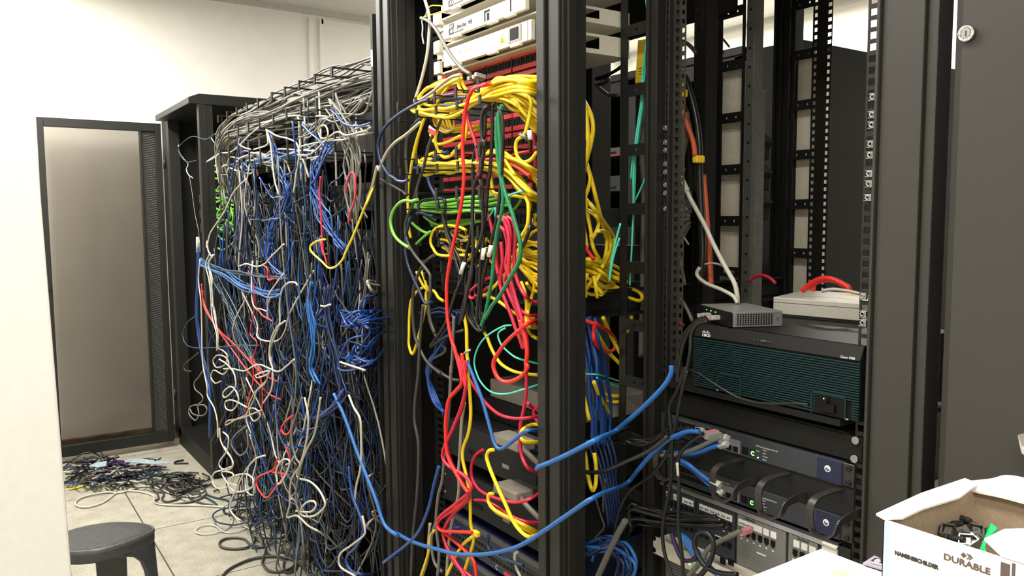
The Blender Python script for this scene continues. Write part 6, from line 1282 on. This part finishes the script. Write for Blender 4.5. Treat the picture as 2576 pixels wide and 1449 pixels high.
# traced single cables
for i, (s, col, lb, y, r) in enumerate([
 ([('M1',[(1690,840),(1640,920),(1590,1030),(1540,1150),(1480,1300),(1420,1430)]),('M2',[(1340,150),(1295,200),(1240,215),(1185,165),(1115,100),(1105,55),(1150,20),(1210,5)])], 'yellow', 'yellow cable hanging in a big pointed loop in the tangle', .80, .0036),
 ([('M2',[(310,330),(322,450),(375,570),(450,680),(560,780),(680,915),(780,1000),(865,1042)])], 'red', 'red cable sweeping down through the tangle, upper of the long pair', .80, .0034),
 ([('M2',[(318,380),(330,500),(420,650),(520,790),(620,930),(700,1030),(800,1130),(885,1172)])], 'red', 'red cable sweeping down through the tangle, lower of the long pair', .80, .0034),
 ([('M2',[(650,230),(690,350),(690,540),(665,690),(715,760),(690,880),(740,960)])], 'crimson', 'crimson wire zigzagging down the tangle middle', .81, .003),
 ([('M2',[(670,860),(690,1000),(660,1150),(630,1250),(640,1350)])], 'red', 'red cable dropping from the long red pair', .80, .0032),
 ([('M2',[(720,960),(750,1060),(755,1200),(745,1280)])], 'red', 'short red cable dropping beside the white coils', .80, .0032),
 ([('M3',[(925,145),(860,200),(835,250),(855,295),(890,290),(920,240),(930,190)])], 'red', 'small red loop low in the tangle', .78, .0036),
 ([('M3',[(830,260),(825,320),(860,390),(890,460),(905,520)])], 'crimson', 'crimson cable dropping from the small red loop', .80, .0034),
 ([('M3',[(800,490),(780,570),(740,600),(650,640),(630,680),(650,750),(710,812),(770,750),(840,660),(855,620),(760,605)])], 'red', 'red cable bent in a heart-shaped loop near the floor', .76, .0038),
 ([('M1',[(1237,880),(1228,1000),(1238,1150),(1245,1300),(1255,1449)]),('M2',[(1180,20),(1200,100),(1225,185)])], 'crimson', 'pink-red cable hanging behind the yellow pointed loop', .82, .0032),
 ([('M1',[(1420,1000),(1435,900),(1470,850),(1490,920),(1485,1050),(1450,1150),(1440,1220)])], 'crimson', 'pink-red cable in a tall narrow arch beside the tangle-side post', .83, .0032),
 ([('M2',[(700,510),(730,530),(760,565),(790,580),(830,605)])], 'red', 'short frayed red wire in the tangle middle', .80, .0035),
 ([('M2',[(760,195),(790,220),(795,300),(840,290)])], 'red', 'short red wire under the blue sweeps', .80, .0035),
 ([('M1',[(650,600),(635,680),(600,820),(570,1000),(540,1180),(525,1350),(522,1449)]),('M2',[(465,10),(465,200)])], 'blue', 'blue cable hanging straight from the trunk end', .83, .0036),
 ([('M1',[(690,900),(600,1000),(540,1130),(480,1220),(430,1300),(408,1400)]),('M2',[(350,20),(360,90),(390,140)])], 'white', 'white cable sweeping from the grey bundle to the white hank', .82, .0036),
 ([('M1',[(845,540),(870,640),(885,780),(905,930),(950,1050)])], 'white', 'white cable hanging from the lower ring manager, longest', .83, .0036),
 ([('M1',[(840,535),(850,600),(845,650),(750,685)])], 'white', 'white cable in a shallow scoop under the trunk, near half', .83, .0036),
 ([('M1',[(650,600),(640,640),(680,670),(725,683)])], 'white', 'white cable in a shallow scoop under the trunk, far half', .83, .0036),
 ([('M1',[(850,545),(920,585),(1000,605),(1060,640),(1080,720),(1060,850),(1040,1000)])], 'white', 'white cable arching off the lower ring manager', .83, .0034),
 ([('M1',[(660,575),(600,620),(540,680),(470,740),(405,775)])], 'cream', 'cream cable crossing the gap to the far rack, lower one', .90, .0034),
 ([('M1',[(655,570),(590,640),(510,700),(410,770)])], 'white', 'white cable crossing the gap to the far rack, upper one', .91, .0034),
 ([('M1',[(650,575),(560,585),(500,590),(470,570),(400,610),(300,590),(215,650),(200,690),(230,750),(270,775),(330,765)])], 'petrol', 'grey-blue cable hooking across the gap into the far rack', .93, .0034),
 ([('M1',[(200,650),(205,700),(240,755),(270,790),(258,830),(275,870),(305,892)])], 'white', 'white cable curl in the mouth of the far rack', .94, .0034),
 ([('M1',[(280,880),(300,1000),(320,1150),(350,1300),(345,1400)])], 'grey', 'thin grey cord hanging in the mouth of the far rack', .93, .0022),
 ([('M1',[(435,595),(480,660),(530,730),(575,760)])], 'cream', 'cream cable slanting inside the gap', .95, .003),
 ([('M1',[(515,590),(520,640),(500,690),(460,740)])], 'cream', 'cream cable curving inside the gap', .95, .003),
 ([('M2',[(300,150),(288,300),(305,450),(312,650),(315,850),(325,950),(350,1080),(355,1150),(400,1230),(425,1330),(430,1449)]),('M3',[(330,250),(340,350),(380,430),(430,500),(440,560)])], 'white', 'long white cable hanging at the tangle edge nearest the gap', .79, .0036),
 ([('M2',[(330,950),(290,1010),(258,1050),(265,1100),(310,1140),(318,1180),(270,1220)])], 'grey', 'grey cable leading down to the small round coil', .80, .0034),
 ([('M2',[(270,1210),(225,1230),(220,1280),(265,1325),(290,1280),(285,1220),(330,1215),(350,1250),(320,1290),(250,1280),(225,1240)])], 'grey', 'grey cable wound in a small round coil at the tangle edge', .80, .0034),
 ([('M2',[(430,800),(470,820),(500,860),(480,920),(420,940),(395,890),(430,850),(490,870),(510,930),(470,990),(400,960),(380,1010),(410,1055),(450,1040)])], 'cream', 'cream cable wound in a knot under the white hank', .79, .0036),
 ([('M2',[(440,880),(500,920),(545,980),(560,1060),(540,1110),(480,1160),(470,1120),(520,1080),(560,1110),(580,1180),(540,1250),(490,1240),(485,1190),(540,1180),(640,1230)])], 'white', 'white cable tumbling in loops below the knot', .785, .0036),
 ([('M2',[(470,950),(540,950),(620,965),(690,930),(740,920),(800,945),(870,970),(930,930),(985,880)])], 'white', 'white cable waving across below the red pair', .79, .0034),
 ([('M2',[(700,1000),(740,980),(800,965),(790,990),(720,1015),(705,1000)])], 'white', 'white cable in a small flat loop beside the red pair', .785, .0034),
 ([('M2',[(800,990),(770,1060),(700,1120),(660,1200),(640,1280),(560,1320),(490,1360),(500,1330),(600,1310),(680,1280),(750,1250)])], 'cream', 'cream cable tumbling below the red pair', .79, .0034),
 ([('M2',[(780,1040),(720,1100),(690,1180),(660,1260),(690,1330),(740,1290),(700,1240),(650,1250),(640,1330),(670,1420)])], 'cream', 'cream cable looping beside the tumbling one', .79, .0034),
 ([('M3',[(550,230),(470,290),(430,350),(440,410),(500,470),(560,400),(550,260)])], 'grey', 'grey cable in a tall teardrop loop near the tangle edge', .78, .0034),
 ([('M3',[(430,560),(350,590),(290,610),(270,660),(300,730),(370,735),(430,690),(440,620),(370,600),(350,620),(400,700),(450,760),(530,760),(600,720),(600,660),(540,620),(440,640),(420,690),(470,715)])], 'white', 'white cable coiled in a loose heap near the floor', .74, .0036),
 ([('M3',[(360,280),(400,320),(400,390),(380,450),(330,520),(340,570),(400,590),(440,550),(430,500),(370,400)])], 'white', 'white cable twisting above the loose heap', .76, .0036),
 ([('M3',[(700,470),(620,500),(550,580),(500,670),(460,760),(430,820),(415,900),(450,960),(520,1010),(560,1030,'F'),(530,1070,'F'),(440,1095,'F'),(360,1090,'F'),(300,1045,'F'),(220,1035,'F'),(150,1060,'F'),(140,1095,'F'),(220,1112,'F'),(330,1090,'F'),(420,1040,'F'),(440,960,'F')])], 'white', 'white cable running out onto the floor in a flat loop', .70, .0036),
 ([('M3',[(440,960,'F'),(520,1040,'F'),(620,1080,'F'),(700,1110,'F'),(760,1145,'F'),(780,1130,'F'),(740,1110,'F'),(720,1140,'F'),(800,1170,'F'),(870,1150,'F')])], 'white', 'white cable end lying on the floor below the tangle', .66, .0036),
 ([('M3',[(1000,0),(960,120),(920,250),(920,370),(950,490),(990,560),(960,700),(950,830),(980,960),(1000,1080),(1010,1200),(1020,1280)])], 'grey', 'grey cable hanging to the floor with a dark plug end', .74, .0036),
 ([('M3',[(1020,0),(1050,150),(1040,330),(1000,500),(960,640),(1060,680),(1130,740),(1180,830),(1180,890),(1100,960),(1010,960),(990,910),(1040,850),(1100,845),(1110,890),(1060,930),(950,920)])], 'white', 'white cable ending in a loose round coil low in the tangle', .75, .0036),
 ([('M3',[(1150,0),(1130,150),(1100,300),(1040,420),(980,560),(920,650),(900,760),(900,870),(880,970),(960,960),(1050,1040),(1170,1110),(1250,1180,'F'),(1290,1270,'F'),(1270,1350,'F'),(1210,1395,'F'),(1110,1390,'F')])], 'cream', 'cream cable looping out over the floor edge', .70, .0034),
 ([('M3',[(1380,-20),(1420,80),(1470,170),(1480,300),(1480,480),(1470,600),(1440,720),(1430,850),(1450,900)])], 'white', 'white cable hanging near the tangle-side post', .80, .0036),
 ([('M3',[(1380,560),(1390,680),(1410,800),(1450,900),(1490,1020),(1490,1110),(1440,1210),(1370,1280),(1365,1350),(1410,1410),(1500,1435),(1600,1420),(1680,1350),(1775,1270)]),('E',[(170,1360),(300,1260),(400,1160),(470,1000),(510,830),(540,720)])], 'blue', 'bright blue cable running down the tangle and round the tangle-side post foot', .78, .0042),
 ([('M3',[(1430,1449),(1310,1370),(1310,1270),(1400,1200),(1500,1120),(1510,1060),(1490,960)])], 'white', 'white cable looping beside the tangle-side post foot', .76, .0034),
 ([('M3',[(1650,950),(1560,1000),(1530,1050),(1580,1080),(1650,1040),(1570,940),(1620,920)])], 'cream', 'cream cable knotted beside the tangle-side post foot', .78, .0034),
 ([('M3',[(1640,460),(1700,540),(1680,600),(1600,610),(1540,640)])], 'white', 'white cable end near the tangle-side post', .82, .0034),
 ([('M3',[(1730,880),(1710,1000),(1740,1050),(1690,1180),(1740,1260)])], 'white', 'white cable bent at the tangle-side post', .80, .0034),
 ([('M3',[(800,690),(790,600),(820,530),(860,500),(900,520),(880,600),(830,690),(800,700)])], 'white', 'pale cable in a narrow loop at the heart-shaped red one', .755, .0036),
 ([('M3',[(870,510),(850,540),(880,580),(930,600),(960,560),(930,520)])], 'black', 'black cable coil beside the heart-shaped red one', .76, .0045),
 ([('M1',[(1100,500),(1170,570),(1230,620),(1290,690),(1310,720)])], 'sky', 'bright blue cable slanting off the ring manager', .84, .0036),
 ([('M1',[(1310,395),(1350,430),(1390,480),(1450,510),(1530,510),(1600,490)])], 'blue', 'blue cable swinging under the trunk beside the tangle-side post', .84, .0036),
 ([('M1',[(1220,560),(1230,520),(1270,510),(1290,560),(1280,600),(1240,600),(1220,560)])], 'cream', 'cream cable in a small ring under the trunk', .83, .0034),
 ([('M2',[(590,200),(640,185),(710,205),(770,185),(810,140),(870,80),(910,40)])], 'white', 'white dashed cable arching over the blue sweeps', .80, .0034),
 ([('M2',[(275,560),(210,610),(175,690),(190,760),(250,795),(400,795),(560,780),(730,780)])], 'petrol', 'grey-blue cable bowing out at the tangle edge', .80, .0034),
 ([('M2',[(290,830),(230,880),(185,920),(190,960),(235,968)])], 'dgrey', 'dark cable end bowing out at the tangle edge', .82, .0034),
 ([('M2',[(790,590),(795,480),(830,410),(880,375)])], 'white', 'white cable in a tall bend behind the sweeps', .82, .0034),
 ([('M2',[(1010,340),(990,320),(940,325),(900,370),(880,470),(880,620),(840,720),(810,820),(820,900)])], 'white', 'white cable arching high in the tangle middle', .80, .0036),
 ([('M2',[(920,600),(860,650),(820,730),(805,860),(830,960),(820,1100),(760,1200)])], 'white', 'white cable snaking down the tangle middle', .79, .0036),
 ([('M2',[(1320,900),(1380,920),(1440,940),(1500,960)])], 'white', 'white cable stub lying across near the tangle-side post', .80, .0036),
 ([('M2',[(1640,350),(1540,330),(1520,310),(1560,310),(1640,330)])], 'white', 'white cable in a flat hook near the tangle-side post', .86, .0036),
 ([('M2',[(1180,490),(1210,495),(1250,480)])], 'white', 'short white cable across the blue bundle', .80, .0036)]):
    mess(s, col, lb, Y=y, r=r)
for k in range(2):
    mess([('M2', [(1515+k*10,320+k*18),(1550,370+k*12),(1600,400+k*8),(1645,400)])], 'cream', 'pale cable in the nested hooks near the tangle-side post', 'nested hooks', Y=.85, r=.0034)
pz = pt('M3',1015,1290,Y=.74); tag(MB().cyl(pz+Vector((0,0,.03)), pz-Vector((0,0,.03)), .009, 10, .006).build('plug_end', M['jack']), 'dark plug at the end of the grey cable hanging to the floor', 'plug')
# families of look-alike hangers
def family(n, seed, s, col, lb, grp, Y, r=.0033, jx=14, ramp=(0,0), jp=.5):
    for i in range(n):
        q = random.Random(seed+i); o = q.gauss(0, jx)
        pts = [(c, [(x+ramp[0]*i+o*.6+q.gauss(0, jx*jp), y+ramp[1]*i+q.gauss(0, jx*jp)) for x, y in p]) for c, p in s]
        mess(pts, col, lb, grp, Y=Y+q.uniform(-.02,.03), r=r)
family(5, 600, [('M2',[(275,60),(285,160),(280,330),(275,520),(285,700),(310,850),(345,1000),(365,1150),(365,1449)])], 'blue', 'blue cable in the straight hang at the tangle edge', 'blue edge hang', .81, jx=8)
family(4, 610, [('M2',[(395,115),(370,190),(380,300),(395,430),(410,560),(430,700),(435,810)])], 'white', 'white cable in the hank tied near the gap', 'white hank', .80, jx=12)
family(6, 620, [('M2',[(295,150),(380,190),(470,230),(590,300),(700,350),(800,380),(880,370)])], 'sky', 'blue cable sweeping across the tangle from the tie', 'blue sweeps', .80, jx=14, ramp=(0,10))
family(5, 630, [('M2',[(300,160),(420,220),(560,240),(700,265),(800,285),(910,285)])], 'petrol', 'dull teal cable sweeping across the tangle from the tie', 'teal sweeps', .82, jx=16)
family(9, 640, [('M2',[(390,200),(420,330),(490,450),(540,560),(590,690),(640,820),(690,900),(740,990)])], 'petrol', 'dull teal cable slanting down from the white hank', 'teal slant', .83, jx=18)
family(10, 650, [('M1',[(985,960),(960,1060),(920,1160),(870,1240),(840,1340),(830,1449)]),('M2',[(790,40),(800,160),(850,240),(900,270)])], 'blue', 'blue cable in the fan below the ring manager', 'blue fan', .85, jx=18, ramp=(4,0), jp=.9)
family(12, 720, [('M1',[(1330,330),(1400,480),(1440,620),(1460,780),(1470,980),(1480,1200)])], 'grey', 'grey cable dropping from the near end of the trunk', 'grey near drops', .86, jx=60, jp=.5)
family(8, 740, [('M1',[(1560,300),(1500,380),(1400,450),(1280,470),(1180,520),(1100,600)])], 'grey', 'grey cable fraying off under the near end of the trunk', 'grey fray', .87, jx=50, jp=.6)
family(7, 750, [('M1',[(1590,520),(1480,560),(1350,620),(1230,660),(1120,720)])], 'white', 'white cable slanting across under the near end of the trunk', 'white slants', .86, jx=60, jp=.6)
family(7, 660, [('M2',[(1100,330),(1070,400),(1075,480),(1105,640),(1110,800),(1090,900),(1105,960),(1150,1050)])], 'sky', 'bright blue cable in the long drop in the tangle middle', 'bright blue drop', .80, jx=10, ramp=(5,0), jp=.8)
family(7, 670, [('M1',[(1300,660),(1230,760),(1195,860),(1180,960),(1210,1080),(1270,1200),(1320,1310),(1400,1420)])], 'blue', 'blue cable bowing in an arc under the trunk', 'blue arcs', .83, jx=20, jp=1.1)
family(9, 680, [('M2',[(1640,480),(1560,560),(1450,575),(1385,600),(1430,630),(1560,600),(1640,640),(1580,720),(1450,790),(1400,850),(1480,920),(1620,910)])], 'blue', 'blue cable in the wide curls near the tangle-side post', 'blue curls', .84, jx=45, jp=1.0)
family(8, 690, [('M2',[(1240,350),(1230,520),(1250,700),(1290,860),(1330,1000),(1340,1150),(1260,1250),(1140,1320)])], 'navy', 'dark blue cable in the heavy drop near the tangle-side post', 'dark blue drop', .84, jx=26)
family(4, 700, [('M2',[(1340,1100),(1280,1200),(1220,1260),(1150,1310)])], 'blue', 'blue cable gathered at the low pinch', 'blue pinch', .81, jx=12)
family(5, 710, [('M1',[(880,580),(910,700),(960,860),(1000,980),(990,1100)])], 'blue', 'blue cable crossing under the ring manager', 'blue crossings', .85, jx=30)
DIM[0] = True
# free hangers and droops over the whole tangle
spec = [('grey',8,'grey'),('dgrey',10,'dark grey'),('white',7,'white'),('navy',20,'dark blue'),('petrol',18,'dull teal'),('black',20,'black'),('cream',4,'cream'),('blue',14,'blue')]
k = 0
for col, n, w in spec:
    for i in range(n):
        q = random.Random(800+k); k += 1
        P = hang(q, q.uniform(-3.35,-2.10), q.uniform(1.15,1.5), q.uniform(.05,.7), .14)
        cable(P, col, w+' cable hanging freely in the tangle', w+' free hangers', r=.0028, n=6)
for col, n, w in (('white',8,'white'),('grey',7,'grey'),('blue',16,'blue'),('petrol',16,'dull teal'),('navy',12,'dark blue')):
    for i in range(n):
        q = random.Random(900+k); k += 1; xa = q.uniform(-3.3,-2.3); xb = min(-2.08, xa+q.uniform(.12,.55)); za = q.uniform(.35,1.45)
        cable(droop(q, xa, za, xb, za+q.uniform(-.2,.2), q.uniform(.05,.3), q.uniform(.80,.95)), col, w+' cable drooping between two hangers in the tangle', w+' droops', r=.0028, n=5)
DIM[0] = False
# ties of the sweeps and hank
q = pt('M2',285,40,Y=.81); t = tag(MB().cyl(q-Vector((0,0,.035)), q+Vector((0,0,.03)), .010, 10, .007).build('cable_end', M['clear']), 'pale taped cable ends at the top of the blue edge hang', 'cable ends')
# floor: heap by the far rack and loops on the tiles
def onfloor(c, pts, h=.006): return [pt(c, x, y, Z=h+(p[2] if len(p) > 2 else 0)) for p in pts for x, y in (p[:2],)]
def floorcable(c, pts, col, lb, grp=None, r=.004, h=.006): return cable(onfloor(c, pts, h), col, lb, grp, r=r, n=7)
for s, col, lb, r in [
 ([(960,455),(850,460),(760,490),(620,525),(480,520),(300,550),(180,590),(130,640),(160,675),(260,685),(400,650),(490,600),(560,545),(640,510),(760,505),(900,525),(990,560),(1005,620),(1050,650),(1200,665),(1500,668),(1830,688)], 'white', 'white cable in a long flat loop on the tiles in front of the stool', .0042),
 ([(970,340),(940,390),(960,440),(1000,500),(1040,540),(1050,590),(1010,620),(1060,650),(1200,655),(1400,630),(1520,590),(1580,540)], 'dgrey', 'dark grey cable snaking across the tiles, longer one', .0048),
 ([(900,410),(980,450),(1060,480),(1110,540),(1090,600),(1140,625),(1230,610),(1300,580)], 'dgrey', 'dark grey cable snaking across the tiles, shorter one', .0048),
 ([(1100,350),(1150,355),(1150,400),(1220,415),(1330,405),(1380,360),(1330,340),(1260,350)], 'black', 'black cable curl on the tiles at the far rack foot', .005),
 ([(1380,200),(1300,200),(1230,200),(1250,180),(1330,165)], 'black', 'black cable loop lying against the far rack foot', .005),
 ([(980,450),(1100,500),(1250,555),(1400,570),(1500,565)], 'white', 'white cable strand crossing the dark snaking cables', .0040),
 ([(50,490),(150,470),(260,430),(330,380),(400,345),(480,310),(550,270),(610,250)], 'yellow', 'yellow cable lying on the heap by the glass door', .005),
 ([(370,445),(450,430),(520,385)], 'yellow', 'short yellow cable at the edge of the heap by the glass door', .005),
 ([(390,130),(310,120),(230,180),(205,230),(250,280),(360,320),(500,330),(640,320),(760,310)], 'white', 'pale cable arching over the heap by the glass door', .004),
 ([(1370,560),(1440,610),(1560,650),(1700,670)], 'dgrey', 'dark cable between the dark curls and the tangle', .0045),
 ([(1590,550),(1680,580),(1780,600),(1830,620)], 'petrol', 'dull teal cable running over the tiles to the tangle, upper', .0042),
 ([(1560,570),(1650,620),(1700,660)], 'petrol', 'dull teal cable running over the tiles to the tangle, lower', .0042),
 ([(1830,680),(1780,690),(1775,740),(1830,760),(1910,740)], 'black', 'black plug lead bent square at the tangle foot', .005)]:
    floorcable('W1', s, col, lb, r=r)
for s, col, lb, r in [
 ([(575,1210),(520,1225),(440,1230),(350,1215),(330,1180),(370,1150),(450,1138),(530,1150),(575,1190),(640,1210),(690,1215)], 'dgrey', 'dark cable in a flat oval loop on the tiles', .005),
 ([(345,1460),(400,1400),(490,1350),(600,1310),(740,1290),(860,1300),(950,1330),(1030,1400),(1070,1460)], 'dgrey', 'thick dark cable in a wide arc on the tiles at the picture bottom'.replace(' at the picture bottom',' nearest the stool'), .0055),
 ([(710,1230),(690,1300),(680,1350),(730,1405),(820,1415),(920,1380),(940,1330),(900,1270),(820,1250)], 'dgrey', 'dark cable in a round loop inside the wide arc', .005),
 ([(860,1300),(850,1370),(870,1420),(940,1400),(960,1330),(930,1270)], 'dgrey', 'dark cable in a second small loop inside the wide arc', .0045),
 ([(700,1210),(800,1170),(900,1160),(980,1180),(1000,1210)], 'grey', 'grey cable lying along the tangle foot', .004),
 ([(600,1090),(620,1150),(590,1210),(640,1220),(700,1200)], 'petrol', 'dull blue cable kinked on the tiles', .0042),
 ([(1250,1170),(1290,1120),(1380,1130),(1390,1170),(1300,1190),(1250,1170)], 'dgrey', 'dark cable ring at the tangle foot', .004)]:
    floorcable('M3', s, col, lb, r=r)
DIM[0] = True
for i in range(58):
    q = random.Random(1000+i); cx, cy = q.uniform(-60, 700), q.uniform(150, 440); cx2 = cx+q.uniform(260, 620); am = q.gauss(0, 45); f0 = q.uniform(0, 6)
    col = ('black','dgrey','navy','purple','petrol','grey','black','dgrey','white')[i % 9]
    pts = [(cx+(cx2-cx)*f+q.gauss(0,8), cy+am*math.sin(f0+f*3.6)+q.gauss(0,7)+20-50*f, q.uniform(0,.045)) for f in (0,.15,.3,.45,.6,.75,.9,1)]
    w = {'black':'black','dgrey':'dark grey','navy':'dark blue','purple':'violet','petrol':'dull teal','grey':'grey','white':'white'}[col]
    floorcable('W1', pts, col, w+' cable in the heap on the floor by the glass door', w+' heap cables by the glass door', r=.0045)
for i in range(22):
    q = random.Random(1100+i); cx, cy = q.uniform(1150, 1560), q.uniform(330, 540); R_ = q.uniform(70, 190); a0 = q.uniform(0, 6); ex = q.uniform(-12, 25)
    pts = [(cx+t*ex+R_*math.cos(a0+t*.9)+q.gauss(0,4), cy+R_*.36*math.sin(a0+t*.9)+q.gauss(0,3), q.uniform(0,.02)) for t in range(6)]
    floorcable('W1', pts, ('black','dgrey')[i % 2], ('black','dark grey')[i % 2]+' cable in the curls on the tiles beside the far rack', ('black','dark grey')[i % 2]+' curls on the tiles', r=.0045)
for i in range(44):
    q = random.Random(1200+i); f = q.random(); cx = 420+f*900+q.uniform(-60,120); cy = 830+f*420+q.uniform(-60,120); R_ = q.uniform(70, 230); a0 = q.uniform(0, 6)
    col = ('black','dgrey','navy','petrol','grey','blue','cream')[i % 7]; w = {'black':'black','dgrey':'dark grey','navy':'dark blue','petrol':'dull teal','grey':'grey','blue':'blue','cream':'cream'}[col]
    pts = [(cx+t*12+R_*math.cos(a0+t*.9)+q.gauss(0,5), cy+R_*.42*math.sin(a0+t*.9)+q.gauss(0,4), q.uniform(0,.03)) for t in range(6)]
    floorcable('M3', pts, col, w+' cable in the curls on the floor at the tangle foot', w+' curls at the tangle foot', r=.0038)
tag(MB().prism(onfloor('W1', [(280,235),(370,195),(480,185),(470,235),(380,250)], .045), (0,0,.004)).build('film_scrap', M['bag']), 'pale blue film scrap lying on the heap by the glass door', 'film')
tag(MB().prism(onfloor('W1', [(620,190),(760,150),(980,165),(1180,200),(1000,215),(780,195)], .04), (0,0,.003)).build('film_scrap', M['bag']), 'long pale film strip lying on the heap beside the far rack', 'film')
DIM[0] = False
# lime leads inside the far rack
for i in range(9):
    q = random.Random(1300+i); x0 = q.uniform(415, 470); y0 = 790+i*52
    s = [(x0,y0),(x0+50,y0+q.uniform(0,50)),(x0+110,y0+q.uniform(-20,70)),(x0+130+q.uniform(0,60),y0+q.uniform(60,150)),(x0+90,y0+q.uniform(120,220)),(x0+40,y0+q.uniform(150,240))]
    run([('M1', s)], 'lime', 'lime green lead curling inside the far glass-door rack', 'lime leads in the far rack', Y=1.06, r=.005, n=6)
# the 300 cables that show largest stand alone; the uncountable dim rest is one mass
kinds = {}
for c in CABLES: kinds.setdefault(c['name'], []).append(c)
rest = []
for nm, cs in kinds.items():
    cs.sort(key=lambda c: -seen_area(c)*(2.5 if not c['group'] else 1)*(.45 if c['dim'] else 1))
    for c in cs[:300]: make_cable(**{k: v for k, v in c.items() if k != 'dim'})
    rest += cs[300:]
order = list(CAB); m = MB(); q = random.Random(77)
for c in rest: m.cur = order.index(c['col']); m.tube(spline(c['P'], 4), c['r'], 5)
for i in range(430):
    m.cur = order.index(q.choice(('black','black','black','black','black','navy','navy','petrol','dgrey','blue')))
    if i % 2: P = hang(q, q.uniform(-3.42,-2.08), q.uniform(.7,1.52), q.uniform(.03,.8), .16, y=(.87,1.04), n=7)
    else: xa = q.uniform(-3.4,-2.3); za = q.uniform(.2,1.45); P = droop(q, xa, za, min(-2.08, xa+q.uniform(.1,.6)), za+q.uniform(-.25,.25), q.uniform(.03,.35), q.uniform(.85,1.03))
    m.tube(spline(P, 4), .0027, 5)
o = m.build('cable_tangle', [CAB[c] for c in order]); tag(o, 'uncountable dim mass of cables in the tangled racks and behind the yellow swags', 'cables'); o['kind'] = 'stuff'
import collections
print('CABLES', {k: len(v) for k, v in kinds.items()}, 'unique', sum(1 for c in kinds['patch_cable'] if not c['group']), collections.Counter(c['group'] for c in rest).most_common(60))
